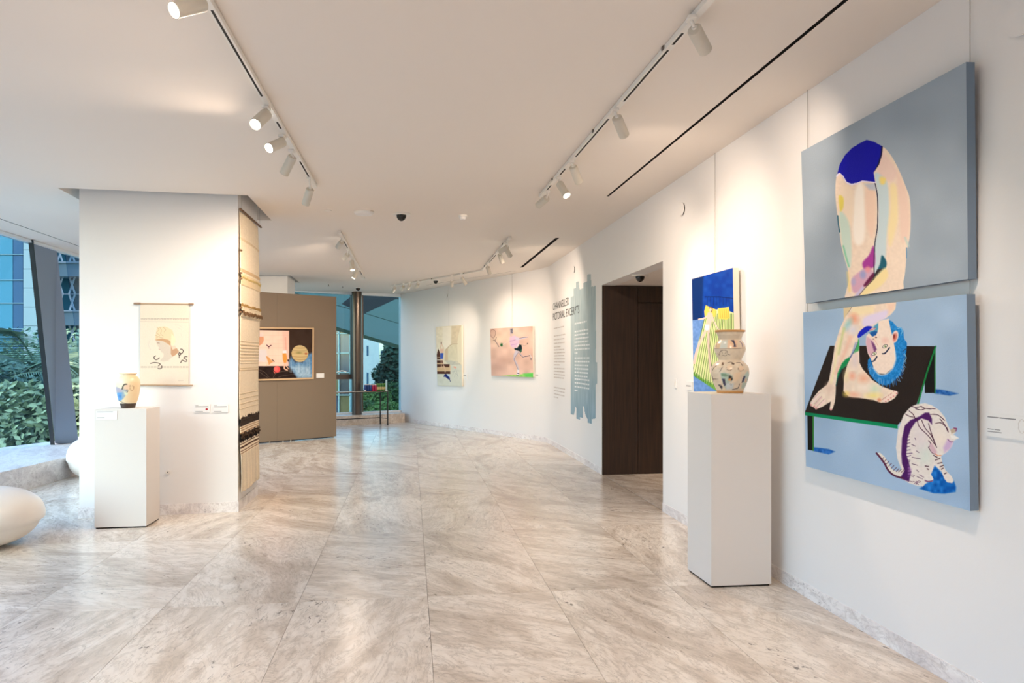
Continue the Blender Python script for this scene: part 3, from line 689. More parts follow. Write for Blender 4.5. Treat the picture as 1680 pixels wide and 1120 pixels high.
    a.stroke([(480, 410), (440, 520), (390, 640), (350, 740)], 34, (240, 190, 166), alpha=.75, soft=3); a.stroke([(530, 460), (490, 570), (440, 640)], 14, (120, 150, 200), alpha=.8, soft=1)
    a.poly([(470, 590), (474, 612), (438, 672), (402, 705), (362, 792), (349, 835), (360, 740), (400, 650), (430, 615)], (18, 140, 80), soft=1)
    a.stroke([(400, 700), (366, 780), (348, 850)], 10, (16, 70, 70))
    a.stroke([(548, 455), (520, 522), (474, 600)], 5, (60, 70, 120))
    a.blob((285, 880), 34, 44, (222, 190, 172), .7, .9); a.stroke([(190, 930), (150, 985), (118, 1025)], 12, (248, 222, 214)); a.stroke([(215, 960), (170, 1015), (140, 1045)], 10, (236, 196, 190)); a.stroke([(245, 985), (195, 1035), (160, 1062)], 12, (246, 214, 206))
    for q in (((200, 915), (140, 970)), ((215, 950), (150, 1020)), ((240, 975), (170, 1045))): a.stroke(q, 4, (190, 150, 140))
    for q in ((116, 1030), (145, 1048), (165, 1060), (300, 1074)): a.blob(q, 10, 8, (214, 130, 130), .8)
    a.poly([(545, 408), (552, 375), (580, 340), (628, 308), (684, 314), (655, 345), (600, 385), (562, 412)], (16, 34, 190), soft=.6, sm=True)
    # head seen upside down: neck, face, hair
    a.poly([(682, 312), (750, 258), (832, 238), (850, 330), (872, 430), (892, 520), (896, 610), (868, 690), (802, 745), (738, 742), (694, 694), (668, 610), (640, 560), (622, 460), (625, 395), (655, 365)], (243, 222, 206), soft=.5, var=8)
    a.poly([(628, 400), (690, 440), (712, 520), (705, 560), (668, 600), (638, 540), (622, 460)], (220, 176, 188), soft=1.4)
    a.poly([(668, 440), (700, 470), (722, 520), (700, 550)], (120, 70, 120), soft=1)
    a.poly([(655, 365), (684, 318), (735, 275), (735, 330), (722, 372), (690, 402), (668, 392)], (84, 160, 190), soft=.8); a.poly([(650, 368), (700, 352), (730, 356), (712, 392), (682, 402)], (22, 88, 160), soft=.6)
    a.blob((684, 335), 27, 11, (236, 190, 190), 1, .2, -.3); a.stroke([(660, 343), (684, 336), (708, 322)], 4, (150, 60, 70))
    a.blob((715, 410), 8, 6, (90, 50, 50)); a.blob((690, 425), 6, 5, (90, 50, 50)); a.stroke([(715, 395), (700, 425), (735, 490)], 5, (232, 190, 170))
    a.blob((800, 440), 26, 24, (238, 190, 176), .8, .9)
    for (x, y, bx) in ((797, 492, ((775, 560), (800, 553), (838, 506))), (697, 560, ((674, 634), (700, 622), (722, 588)))):
        a.blob((x, y), 25, 15, (60, 50, 46), 1, .15, -.5); a.blob((x, y), 20, 11, (244, 238, 230), 1, .15, -.5); a.blob((x+2, y), 8, 8, (120, 150, 60)); a.blob((x+2, y), 3.5, 3.5, (20, 20, 20))
        a.stroke(bx, 13, (16, 34, 70))
    hair = [(832, 252), (862, 262), (885, 288), (912, 318), (948, 320), (966, 350), (972, 420), (1000, 462), (994, 530), (985, 590), (966, 650), (962, 700), (935, 760), (890, 800), (850, 835), (800, 850), (752, 838), (700, 800), (655, 745), (640, 680), (640, 620), (662, 596), (690, 690), (735, 745), (770, 756), (815, 745), (868, 695), (896, 612), (890, 520), (872, 430), (850, 335)]
    a.poly(hair, (30, 130, 204), soft=.5, var=36, vs=2)
    a.stroke([(690, 690), (735, 745), (770, 754), (815, 742), (868, 692), (894, 612), (888, 540)], 14, (225, 232, 240), alpha=.7, soft=1)
    for k in range(46):
        t = k/45; ang = math.pi*(.98-1.12*t); x0, y0 = 815+165*math.cos(ang), 640+190*math.sin(ang)
        l = random.uniform(15, 52); dx = random.uniform(-14, 14); a.stroke([(x0*.92+65, y0-26), (x0+dx*.3, y0), (x0+dx+8*math.cos(ang), y0+l*max(.2, math.sin(ang)))], 4.2, random.choice(((60, 130, 190), (120, 170, 215), (24, 100, 180))))
    a.stroke([(915, 330), (940, 322), (956, 350), (945, 380)], 8, (120, 190, 230)); a.stroke([(978, 560), (992, 600), (970, 640)], 6, (130, 190, 225)); a.stroke([(965, 535), (990, 515)], 6, (40, 40, 60)); a.stroke([(940, 700), (965, 720), (975, 690), (955, 680)], 5, (130, 150, 180))
    a.blob((888, 405), 30, 58, (246, 216, 204), 1, .12, .25); a.blob((890, 408), 17, 38, (205, 110, 96), .9, .4, .25); a.blob((880, 400), 8, 22, (120, 30, 30), .9, .4)
    # the striped cat
    a.frame(1430, 640, 5.333)
    a.poly([(555, 655), (620, 730), (720, 790), (742, 850), (735, 890), (640, 905), (540, 900), (420, 860), (470, 820), (545, 785), (520, 735)], (14, 104, 190), soft=1.2, var=60, vs=5)
    a.poly([(45, 548), (75, 545), (115, 580), (150, 640), (180, 690), (225, 712), (275, 680), (300, 760), (260, 770), (190, 742), (145, 700), (110, 640), (60, 575)], (230, 222, 212), soft=.5)
    a.poly([(350, 140), (400, 122), (470, 112), (530, 132), (592, 172), (640, 232), (668, 300), (690, 350), (715, 328), (745, 328), (742, 362), (718, 388), (765, 418), (722, 440), (704, 490), (662, 540), (610, 575), (622, 640), (650, 700), (700, 750), (720, 790), (706, 812), (662, 805), (635, 770), (615, 710), (552, 655), (520, 735), (542, 770), (535, 800), (495, 792), (450, 842), (400, 835), (330, 812), (262, 772), (262, 690), (228, 600), (215, 500), (232, 350), (280, 220), (318, 172)], (230, 221, 214), soft=.5, var=12)
    a.blob((470, 560), 50, 70, (206, 224, 212), .7, .9); a.blob((430, 400), 60, 120, (222, 208, 214), .6, .9); a.blob((600, 420), 60, 70, (240, 226, 214), .9, .8)
    PU = (74, 26, 96); PD_ = (84, 30, 62)
    a.poly([(505, 195), (470, 195), (420, 228), (340, 262), (292, 310), (268, 420), (262, 560), (268, 640), (290, 700), (250, 770), (330, 800), (345, 720), (330, 640), (305, 560), (318, 420), (345, 340), (385, 280), (440, 245), (500, 265), (530, 300), (530, 250)], PU, soft=.9)
    a.poly([(320, 650), (350, 690), (345, 740), (320, 760)], (170, 120, 180), soft=1.5, alpha=.7)
    a.stroke([(45, 550), (75, 585), (115, 640), (148, 700), (200, 745), (280, 770)], 16, PD_)
    for t in range(9):
        x, y = 95+t*22, 590+t*18 if t < 6 else 690+(t-6)*4
        a.stroke([(x-10, y+20), (x+14, y-4)], 6, PD_)
    for k in range(16):
        y = 330+k*28; a.stroke([(305, y), (338+random.uniform(-8, 20), y+random.uniform(-14, 6))], 6, PU)
        if k % 2: a.stroke([(370+random.uniform(-20, 30), y+60), (395+random.uniform(-10, 40), y+74)], 6, (60, 24, 60), alpha=.8)
    for q in (((330, 180), (365, 210), (385, 250)), ((385, 160), (430, 172), (470, 160)), ((430, 140), (480, 160), (560, 160)), ((350, 140), (390, 150), (440, 140)), ((520, 210), (580, 215), (640, 262)), ((560, 290), (610, 285), (660, 330), (672, 365)), ((400, 250), (420, 320), (500, 400), (560, 480)), ((440, 260), (470, 330), (520, 390), (560, 470)), ((500, 290), (520, 360), (545, 430), (570, 500)), ((500, 500), (520, 470), (500, 440)), ((500, 500), (530, 545), (560, 560)), ((300, 210), (340, 230), (370, 235)), ((600, 250), (640, 300), (670, 362))):
        a.stroke(q, 7, (70, 26, 52))
    a.poly([(505, 480), (530, 460), (575, 540), (560, 560), (525, 540)], (214, 178, 190), soft=1.4); a.poly([(665, 430), (715, 450), (690, 510), (640, 545), (630, 500)], (206, 176, 212), soft=2.4); a.stroke([(668, 428), (690, 450), (715, 450)], 6, (120, 70, 120))
    a.poly([(690, 345), (715, 330), (745, 328), (735, 365), (700, 380)], (190, 170, 150), soft=.8); a.stroke([(722, 330), (744, 334), (738, 358)], 9, (130, 50, 110)); a.poly([(690, 395), (730, 395), (768, 420), (700, 425)], (240, 236, 232), soft=.6)
    for q in (((545, 570), (575, 585)), ((560, 610), (600, 595)), ((580, 640), (618, 632)), ((600, 670), (632, 655)), ((612, 690), (628, 680)), ((470, 662), (500, 665)), ((488, 686), (500, 692)), ((640, 730), (655, 722))): a.stroke(q, 9, (72, 28, 44))
    a.stroke([(470, 790), (500, 798), (535, 792)], 12, (130, 80, 120)); a.stroke([(560, 555), (580, 570), (610, 570)], 8, (230, 150, 110))
    for k in range(12):
        x, y = 350+k*9, 720+random.uniform(0, 100); a.stroke([(x-12, y-4), (x+10, y+4)], 5, (90, 40, 80), alpha=.8)
def wc(y, z, off): return Vector((wall_x(y)-off*1.0095, y, z))
dg = 'blue grey diptych on the right wall'
tu = thing('painting', 'upper canvas of the big diptych: bent bare legs in dark blue shorts', 'painting', wc(3.8, 1.79, .05), dg)
cu = [rw(1314.5, 249, .08), rw(1585.2, 101.6, .08), rw(1588.3, 457.7, .055), rw(1322.4, 497.7, .055)]
stretched(tu, cu, .04, M_BLUEC)
canvas(tu, 'painted_face', cu, [(1314.5, 249), (1585.2, 101.6), (1588.3, 457.7), (1322.4, 497.7)], 380, 280, draw_upper, M_ART, (158, 171, 184))
tl = thing('painting', 'lower canvas of the big diptych: blue-haired head upside down and a striped cat', 'painting', wc(3.8, .81, .05), dg)
cl_ = [rw(1317.6, 512.5, .08), rw(1585.8, 482.5, .08), rw(1591.8, 838, .055), rw(1322.5, 764.6, .055)]
stretched(tl, cl_, .04, M_BLUEC)
canvas(tl, 'painted_face', cl_, [(1317.6, 512.5), (1585.8, 482.5), (1591.8, 838), (1322.5, 764.6)], 460, 400, draw_lower, M_ART, (160, 186, 214))

def wire(a, b, label, grp='picture hanging wires', hooks=()):
    t = thing('hanging_wire', label, 'wire', a, grp)
    MB().cyl(a, b, .0016, n=6).build('cable', M_WIRE, t)
    for h in hooks:
        MB().box(h+Vector((-.012, -.012, -.02)), (.016, 0, 0), (0, .024, 0), (0, 0, .04)).build('hook', M_BROWN, t)
def drop(px, ptop, pbot, off, side='r', hooks=()):
    f = rw if side == 'r' else fw
    b = f(px, pbot, off); a = Vector((b.x, b.y, cz(b.x, b.y)-.002))
    return a, b, [f(hx, hy, off) for hx, hy in hooks]
for px, pb, off, sd, lb, hk in ((1325, 700, .016, 'r', 'steel wire at the left side of the big diptych', ()), (1591.5, 760, .012, 'r', 'steel wire at the right side of the big diptych with two hooks', ((1594, 160), (1594, 536))),
        (1173, 520, .014, 'r', 'steel wire above the tall blue and green painting', ()), (736.5, 545, .012, 'b', 'thin wire above the painting of a stairwell', ()), (840, 545, .012, 'b', 'thin wire above the pink tennis painting', ())):
    a, b, h = drop(px, 0, pb, off, sd, hk); wire(a, b, lb, hooks=h)

# ================================================================== OTHER PAINTINGS
def draw_bed(a):
    a.c += (vnoise(a.x, a.y, 6, 2)-.5)[:, None]*26
    a.frame(1100, 400, 3.5)
    a.poly([(118, 190), (190, 180), (182, 440), (118, 445)], (0, 44, 108), soft=2)
    a.poly([(118, 438), (200, 428), (170, 560), (140, 700), (140, 760), (265, 840), (300, 870), (118, 870)], (108, 150, 214), var=20)
    a.poly([(205, 352), (250, 372), (262, 376), (335, 360), (340, 385), (372, 398), (395, 440), (400, 900), (268, 842), (132, 752), (128, 690), (160, 560), (186, 480), (200, 410)], (226, 230, 170))
    for k in range(24):
        x = 205+k*8.2; xb = 125+k*12.6
        a.stroke([(x, 385 if k < 8 else 400), (xb, 745+k*8)], 3.6, (112, 164, 60) if k % 2 else (84, 120, 52), soft=.25)
    a.poly([(128, 735), (180, 770), (262, 815), (266, 845), (132, 756)], (110, 176, 60), soft=.7, alpha=.8)
    for k in range(14): a.stroke([(138+k*10, 735+k*6), (142+k*10, 762+k*6)], 3, (60, 110, 40))
    a.poly([(203, 350), (225, 362), (252, 372), (262, 376), (258, 418), (225, 416), (196, 412), (194, 385)], (240, 212, 96), soft=.5)
    a.poly([(272, 368), (330, 364), (335, 360), (341, 425), (322, 433), (277, 428)], (240, 214, 98), soft=.5)
    for k in range(5): a.stroke([(284+k*12, 375), (288+k*12, 424)], 2, (196, 160, 60))
    a.stroke([(198, 303), (280, 303), (362, 312), (368, 395)], 4, (0, 26, 80), sm=False)
    for k in range(8): a.stroke([(212+k*18, 305), (212+k*18, 352)], 2, (0, 32, 92), alpha=.8)
    s = (232, 204, 190)
    a.stroke([(222, 402), (195, 425), (163, 432)], 9, s); a.stroke([(240, 415), (255, 455), (277, 492)], 8, s)
    a.poly([(213, 395), (225, 388), (243, 400), (244, 420), (232, 470), (224, 500), (196, 490), (206, 450)], s, soft=.5)
    a.stroke([(205, 492), (172, 560), (150, 620), (136, 682)], 15, s); a.stroke([(220, 495), (219, 570), (225, 650), (232, 735)], 14, (222, 196, 186)); a.stroke([(232, 735), (246, 745)], 10, s)
    a.stroke([(226, 510), (224, 600), (236, 700)], 2.5, (110, 120, 80))
    a.poly([(198, 462), (224, 462), (222, 492), (208, 498), (194, 486)], (240, 232, 240), soft=.4)
    a.blob((231, 376), 9, 13, (236, 208, 184)); a.stroke([(236, 363), (240, 374), (237, 388)], 5, (110, 66, 44)); a.stroke([(223, 370), (230, 362), (237, 364)], 4, (110, 66, 44))
t = thing('painting', 'tall painting of a reclining figure on a green striped bed, blue wall', 'painting', wc(5.8, 1.19, .05))
cb = [rw(1135, 457.7, .065), rw(1202.3, 439.2, .065), rw(1206.6, 651.5, .055), rw(1138.1, 642.9, .055)]
stretched(t, cb, .045, M_RAWC)
canvas(t, 'painted_face', cb, [(1135, 457.7), (1202.3, 439.2), (1206.6, 651.5), (1138.1, 642.9)], 220, 240, draw_bed, M_ART, (4, 66, 168))
def draw_stair(a):
    a.frame(705, 525, 9.33)
    a.poly([(90, 95), (330, 95), (330, 380), (240, 470), (210, 700), (90, 700)], (238, 226, 202), soft=.8, var=14)
    a.poly([(200, 100), (330, 100), (325, 370), (240, 460), (200, 400)], (246, 236, 220), soft=1.4, alpha=.8)
    a.poly([(335, 90), (480, 80), (440, 230), (425, 370), (330, 385)], (220, 204, 176), soft=.7, var=12)
    a.poly([(470, 120), (492, 85), (495, 1010), (440, 690), (420, 380)], (232, 222, 196), soft=.7)
    a.poly([(330, 385), (420, 380), (430, 640), (240, 630), (240, 470)], (222, 212, 184), soft=.5, var=10); a.stroke([(240, 470), (335, 383), (425, 374)], 9, (190, 170, 140))
    a.poly([(232, 480), (282, 440), (280, 640), (230, 640)], (214, 192, 160), soft=.4)
    a.poly([(90, 830), (320, 830), (320, 690), (500, 690), (500, 1030), (90, 1030)], (214, 213, 198), soft=.5, var=8)
    a.poly([(230, 628), (330, 628), (400, 650), (470, 690), (320, 700), (270, 670)], (202, 198, 182), soft=.5)
    a.stroke([(350, 690), (400, 640), (470, 690)], 4, (170, 170, 160)); a.poly([(370, 715), (410, 730), (405, 752), (365, 735)], (232, 170, 150), soft=.6)
    for q in (((350, 850), (400, 760), (430, 860)), ((380, 880), (400, 820), (440, 870)), ((345, 800), (440, 780))): a.stroke(q, 3, (170, 172, 170))
    br = (86, 52, 38)
    a.poly([(108, 540), (118, 500), (133, 450), (150, 490), (160, 540), (165, 612), (112, 615)], br, soft=.4)
    for y0, y1, xr in ((625, 668, 205), (684, 732, 305), (790, 830, 316)): a.poly([(110, y0), (xr, y0), (xr, y1), (112, y1)], br, soft=.35)
    a.poly([(110, 668), (210, 668), (210, 684), (110, 684)], (206, 170, 130), soft=.3); a.poly([(110, 732), (316, 700), (316, 790), (112, 790)], (214, 180, 140), soft=.4); a.poly([(235, 690), (305, 700), (300, 730), (235, 728)], br, soft=.4)
    a.stroke([(110, 585), (165, 580)], 8, (206, 180, 150))
    s = (232, 190, 164)
    a.stroke([(160, 500), (165, 430), (178, 375)], 9, s); a.stroke([(212, 500), (208, 430), (182, 375)], 9, s); a.blob((178, 360), 8, 18, (120, 80, 70)); a.blob((190, 470), 18, 22, s); a.poly([(168, 470), (208, 470), (206, 525), (166, 525)], s, soft=.4)
    a.poly([(162, 515), (212, 515), (206, 605), (162, 605)], (66, 96, 186), soft=.4); a.stroke([(175, 605), (180, 740)], 10, s); a.stroke([(200, 605), (212, 700), (240, 760)], 10, s); a.stroke([(240, 760), (238, 800)], 12, (226, 190, 160))
    a.poly([(215, 862), (238, 828), (262, 835), (285, 865), (308, 880), (312, 925), (300, 915), (270, 900), (245, 875), (212, 872)], (26, 40, 110), soft=.4); a.stroke([(305, 915), (322, 950)], 8, (24, 34, 90)); a.poly([(275, 830), (305, 850), (308, 880), (280, 860)], (180, 200, 226), soft=.5)
def fcor(quad, off=.05): return [fw(x, y, off) for x, y in quad]
q = [(715.2, 536), (757.3, 533.3), (757.8, 633.6), (717.7, 632.3)]; cc = fcor(q)
t = thing('painting', 'tall narrow cream painting of a person on stairs and a blue cat', 'painting', cc[3])
stretched(t, cc, .04, M_RAWC); canvas(t, 'painted_face', cc, q, 150, 190, draw_stair, M_ART, (230, 220, 196))
def draw_tennis(a):
    a.c += (vnoise(a.x, a.y, 9, 4)-.5)[:, None]*34
    a.frame(795, 525, 10.66)
    a.blob((250, 330), 130, 100, (236, 214, 190), .8, .9); a.blob((200, 800), 120, 110, (196, 158, 146), .6, .9); a.blob((600, 250), 160, 90, (236, 206, 190), .7, .9); a.blob((350, 700), 90, 50, (204, 164, 148), .6, .9)
    a.poly([(300, 975), (560, 955), (850, 925), (860, 1010), (300, 1000)], (150, 214, 110), soft=1, var=30); a.poly([(680, 940), (860, 925), (860, 1000), (720, 995)], (96, 208, 92), soft=2)
    G = (110, 100, 120)
    a.blob((145, 240), 48, 75, (186, 146, 134), .35, .1); 
    a.stroke([(100, 240), (110, 185), (145, 165), (185, 190), (190, 240), (165, 310), (125, 300), (100, 240)], 6, (140, 104, 98)); a.stroke([(150, 355), (190, 350), (205, 300)], 7, (100, 80, 80)); a.stroke([(175, 355), (215, 410), (248, 470)], 10, (120, 100, 110))
    a.blob((297, 436), 22, 26, (24, 92, 44)); a.stroke([(320, 440), (360, 405), (400, 385)], 12, (228, 206, 196))
    a.poly([(440, 150), (490, 140), (500, 200), (485, 240), (450, 235)], (150, 146, 160), soft=.6); a.stroke([(455, 160), (480, 172), (465, 200), (485, 222)], 8, (70, 66, 84)); a.stroke([(450, 240), (470, 300)], 20, (200, 180, 186))
    a.poly([(440, 300), (520, 270), (600, 310), (610, 400), (590, 440), (560, 490), (490, 490), (450, 460), (435, 380)], (222, 190, 212), soft=.8); a.stroke([(440, 370), (500, 360), (560, 335)], 10, (180, 140, 180)); a.stroke([(470, 440), (560, 420)], 14, (206, 160, 206))
    a.poly([(530, 300), (620, 320), (760, 285), (770, 300), (620, 345), (540, 350)], (208, 200, 220), soft=.6); a.stroke([(610, 320), (690, 305), (760, 298)], 8, G)
    a.poly([(515, 500), (580, 480), (610, 430), (645, 440), (655, 500), (645, 560), (600, 545), (530, 525)], (20, 40, 48), soft=.5); a.stroke([(645, 520), (620, 580)], 16, (50, 110, 80)); a.stroke([(560, 490), (590, 420)], 12, (232, 224, 236))
    a.poly([(540, 525), (600, 555), (560, 620), (530, 680), (580, 780), (605, 860), (575, 860), (540, 760), (500, 690), (510, 600)], (206, 196, 208), soft=.6); a.stroke([(590, 570), (540, 640), (515, 690), (545, 770), (580, 860)], 6, (96, 90, 120))
    a.stroke([(600, 560), (650, 620), (690, 655)], 12, (190, 176, 186)); a.stroke([(605, 590), (660, 645), (690, 655)], 6, (76, 76, 90)); a.stroke([(700, 640), (760, 632), (800, 620)], 12, (90, 84, 104)); a.stroke([(790, 600), (815, 650), (815, 690)], 10, (220, 210, 216)); a.blob((812, 685), 8, 14, (60, 56, 66))
    a.poly([(570, 855), (605, 850), (605, 960), (560, 965)], (232, 226, 236), soft=.5); a.stroke([(565, 925), (600, 935)], 12, (60, 30, 80)); a.stroke([(580, 860), (600, 860)], 8, (40, 40, 50)); a.stroke([(560, 965), (600, 962)], 7, (60, 60, 60))
    a.stroke([(640, 430), (700, 450), (745, 425)], 5, (180, 160, 150)); a.blob((750, 415), 9, 12, (90, 80, 80))
q = [(804.1, 539), (873.8, 534.8), (874.7, 618.8), (806.3, 615.9)]; cc = fcor(q, .05)
t = thing('painting', 'pink square painting of a running tennis player on green ground', 'painting', cc[3])
stretched(t, cc, .04, M_RAWC); canvas(t, 'painted_face', cc, q, 180, 190, draw_tennis, M_ART, (224, 188, 172))

# ================================================================== MURAL PAINT AND WALL TEXT ON THE RIGHT WALL
def rwsz(px, py): p = rw(px, py); return p
tm = thing('wall_mural', 'pale blue brush painted patch with ragged ends left of the dark doorway', 'mural', rw(957, 700, .0))
mural = [(936, 688), (936, 487), (941, 485), (941, 473), (945, 472), (945, 462), (949.5, 461), (951, 474), (957, 472), (957, 464), (963, 461), (963, 450), (969.5, 448.5), (970.5, 470), (974, 469), (977, 467.5), (978, 560), (977.5, 592), (979.5, 594), (979.5, 629), (977.5, 632), (977.5, 687), (971, 688), (970.5, 703), (964, 701.5), (963.5, 687), (960, 680), (957, 662), (956.5, 686), (951.5, 684), (951.5, 696), (945.5, 694.5), (945, 664), (942, 680.5), (936.5, 680)]
M_MUR = paint_mat('mural_paint', .6, 0)
P3 = [rw(x, y, .0015) for x, y in mural]; yy0, yy1 = min(p.y for p in P3), max(p.y for p in P3)
me_q = [(934, 445), (982, 445), (982, 706), (934, 706)]
def mural_mesh():
    nx, ny = 70, 220; mq = [rw(x, y, .0012) for x, y in me_q]; ys = np.linspace(mq[0].y, mq[1].y, nx); zs = np.linspace(2.75, .6, ny)
    Yg, Zg = np.meshgrid(ys, zs); Xg = wall_x(Yg)-.0014
    px = HX+F*Xg/Yg; py = HY-F*(Zg-EYE)/Yg
    a = Art(px.ravel(), py.ravel(), (165, 186, 192)); d = a._sd(mural, True, np.arange(len(a.x)))
    shade = vnoise(np.round(a.x*1.6), a.y*.06, 1.3, 3)
    a.c[:] = np.array((176, 192, 196))+(shade-.5)[:, None]*np.array((26, 18, 14))
    lo = np.clip((a.y-600)/90, 0, 1)[:, None]; a.c = a.c*(1-lo)+(np.array((144, 172, 188))+(shade-.5)[:, None]*30)*lo
    keep = (d < .1).reshape(ny, nx); k = []
    for j in range(ny-1):
        for i in range(nx-1):
            if keep[j, i] and keep[j, i+1] and keep[j+1, i] and keep[j+1, i+1]:
                b = j*nx+i; k.append((b, b+nx, b+nx+1, b+1))
    org = ORG[tm.name]; me = bpy.data.meshes.new('brushed_paint'); V3 = np.stack([Xg.ravel(), Yg.ravel(), Zg.ravel()], 1)-np.array(org)
    me.from_pydata(V3.tolist(), [], k); me.update(); ca = me.color_attributes.new('paint', 'FLOAT_COLOR', 'POINT')
    ca.data.foreach_set('color', np.concatenate([to_lin(a.c), np.ones((len(a.c), 1))], 1).astype(np.float32).ravel())
    me.materials.append(M_MUR); o = bpy.data.objects.new('brushed_paint', me); C.objects.link(o); o.parent = tm
mural_mesh()
def text_mesh(s, cap, width, font_space=1.0):
    cu_ = bpy.data.curves.new('t', 'FONT'); cu_.body = s; cu_.size = 1; cu_.resolution_u = 3; cu_.space_character = font_space; cu_.offset = -.004
    o = bpy.data.objects.new('t', cu_); C.objects.link(o); bpy.context.view_layer.update()
    me = bpy.data.meshes.new_from_object(o.evaluated_get(bpy.context.evaluated_depsgraph_get()))
    bpy.data.objects.remove(o); bpy.data.curves.remove(cu_)
    xs = [v.co.x for v in me.vertices]; ys = [v.co.y for v in me.vertices]
    x0, x1, y0, y1 = min(xs), max(xs), min(ys), max(ys)
    vs = [((v.co.x-x0)/(x1-x0)*width, (v.co.y-y0)/(y1-y0)*cap) for v in me.vertices]; fs = [tuple(p.vertices) for p in me.polygons]
    bpy.data.meshes.remove(me); return vs, fs
def put_text(name, s, cap, width, origin, right, m, parent, up=Z, lift=.0012):
    vs, fs = text_mesh(s, cap, width); n = Vector(right).cross(up)
    mb = MB(); mb.v = [Vector(origin)+Vector(right)*x+up*y+n*lift for x, y in vs]; mb.f = fs; return mb.build(name, m, parent)
M_TITLE = mat('dark_vinyl_letters', (34, 30, 30), .6); M_PTXT = mat('grey_vinyl_print', (206, 197, 191), .7); M_WTXT = mat('white_vinyl_print', (232, 236, 238), .6)
WR = -U                                           # reading direction on the right wall
l1 = rw(907.5, 509, .0); l1.z = 2.30; l2 = rw(907.5, 525, 0); l2.z = 2.128
tt = thing('wall_title', 'dark vinyl wall title CHANNELLED PICTORIAL EXCERPTS running onto the blue patch', 'lettering', l2)
put_text('lettering', 'CHANNELLED', .118, 1.27, l1, WR, M_TITLE, tt, lift=.003)
put_text('lettering', 'PICTORIAL', .118, .98, l2, WR, M_TITLE, tt, lift=.003)
put_text('lettering', 'EXCERPTS', .118, .90, l2+WR*1.07, WR, M_TITLE, tt, lift=.003)
def para(name, label, px0, px1, rows, m, hgt=.022, lift=.003):
    a = rw(px0, 600); b = rw(px1, 600); L = (b-a).length; t = thing(name, label, 'lettering', Vector((a.x, a.y, EYE)))
    for (ptop, n, pitch, last) in rows:
        z0 = rw(px0, ptop).z
        mb = MB()
        for k in range(n):
            z = z0-k*pitch; x = 0; end = L*(last if k == n-1 else random.uniform(.9, 1))
            while x < end-.02:
                wd = min(random.uniform(.04, .13), end-x)
                mb.box(a*1+WR*x+Vector((0, 0, z-a.z))-V*lift, WR*(wd), V*.001, -Z*hgt); x += wd+.025
        mb.build('text_line', m, t, kind='stuff')
    return t
para('wall_text', 'small pale grey text column on the white wall under the title', 909, 927.5, [(538, 1, .05, .9), (550.5, 4, .062, .6), (573, 6, .05, .55), (603, 4, .05, .9), (634, 4, .055, .4)], M_PTXT, .018)
para('wall_text', 'small white text column printed on the pale blue wall patch', 943, 968, [(530, 1, .05, .8), (543, 7, .052, .2), (586, 6, .052, .85), (620, 4, .056, .2)], M_WTXT, .022)

# ================================================================== CARDS, DISCS, SWITCHES
def card(label, o, right, w, h, lines, grp=None, extra=None, th=.008, n=None):
    o = Vector(o); right = Vector(right); n = right.cross(Z); t = thing('caption_card', label, 'card', o, grp)
    MB().box(o+n*.001, right*w, Z*h, n*th).build('board', M_CARD, t)
    for (x, y, wd, hh, s) in lines:
        if s: put_text('print', s, hh*h, wd*w, o+right*x*w+Z*y*h+n*(th+.001), right, M_INK, t, lift=.0006)
        else: MB().box(o+right*x*w+Z*y*h+n*(th+.001), right*wd*w, Z*hh*h, n*.0008).build('print', M_INK, t)
    if extra: extra(t, o, right, n)
    return t
p = rw(1621, 710); a_ = rw(1620.5, 709, 0); b_ = rw(1665, 719, 0)
def emblem(t, o, right, n):
    c = o+right*.185+Z*.055+n*.0095; pts = [c+right*math.cos(k/16*2*math.pi)*.018*(1 if k % 2 else .8)+Z*math.sin(k/16*2*math.pi)*.028 for k in range(17)]
    MB().tube(pts, .0008, 4).build('print', M_PTXT, t)
card('white caption card on the right wall beside the lower diptych canvas', (a_.x, a_.y, 1.134), WR, .215, .095, [(.05, .82, .26, .05, None), (.34, .82, .38, .05, None), (.05, .30, .15, .035, None), (.22, .30, .14, .035, None), (.05, .19, .34, .035, None)], 'caption cards', emblem)
a_ = rw(1153, 668)
card('white caption card on the right wall just left of the tall pedestal top', (a_.x, a_.y, 1.052), WR, .21, .125, [(.08, .80, .70, .07, None), (.08, .36, .4, .04, None)], 'caption cards')
a_ = rw(1126.5, 640)
card('tiny caption card at the lower left corner of the striped bed painting', (a_.x, a_.y, 1.19), WR, .15, .075, [(.1, .45, .7, .12, None)], 'caption cards')
for px, py, lb in ((760.5, 622, 'small white caption card beside the stairwell painting'), (878, 622, 'small white caption card beside the pink tennis painting')):
    a_ = fw(px, py); card(lb, a_, -FWD, .15, .12, [(.1, .6, .7, .12, None)], 'caption cards')
def wall_disc(label, px, py, r, side='r'):
    n = -V if side == 'r' else FWN; p = (rw if side == 'r' else fw)(px, py)
    t = thing('wall_disc', label, 'wall fitting', p, 'round white wall fittings')
    MB().cyl(p+n*.001, p+n*.012, r*.86, n=28).build('shadow_ring', M_DARK, t); MB().cyl(p+n*.012, p+n*.02, r, n=32).build('cover', M_WALL, t, smooth='auto')  # near-black ring stands in for the shadow at the cover's edge
wall_disc('round white wall fitting with dark shadow ring high between doorway and blue painting', 1120.5, 343, .058)
wall_disc('round white wall fitting high on the far wall left of the stairwell painting wire', 732, 485, .07, 'b')
wall_disc('round white wall fitting above the pale blue wall patch', 942.5, 442, .05)
wall_disc('large round white wall fitting at the top right edge of the picture', 1683, 22, .085)
p = rw(1109, 629); t = thing('wall_switch', 'small white switch on the right wall between doorway and blue painting', 'switch', p)
MB().box(p-U*.03-Z*.045-V*.010, U*.06, V*.009, Z*.09).build('plate', M_WALL, t, bevel=.003); MB().box(p-U*.012-Z*.02-V*.014, U*.024, V*.004, Z*.04).build('rocker', M_WHITE, t)

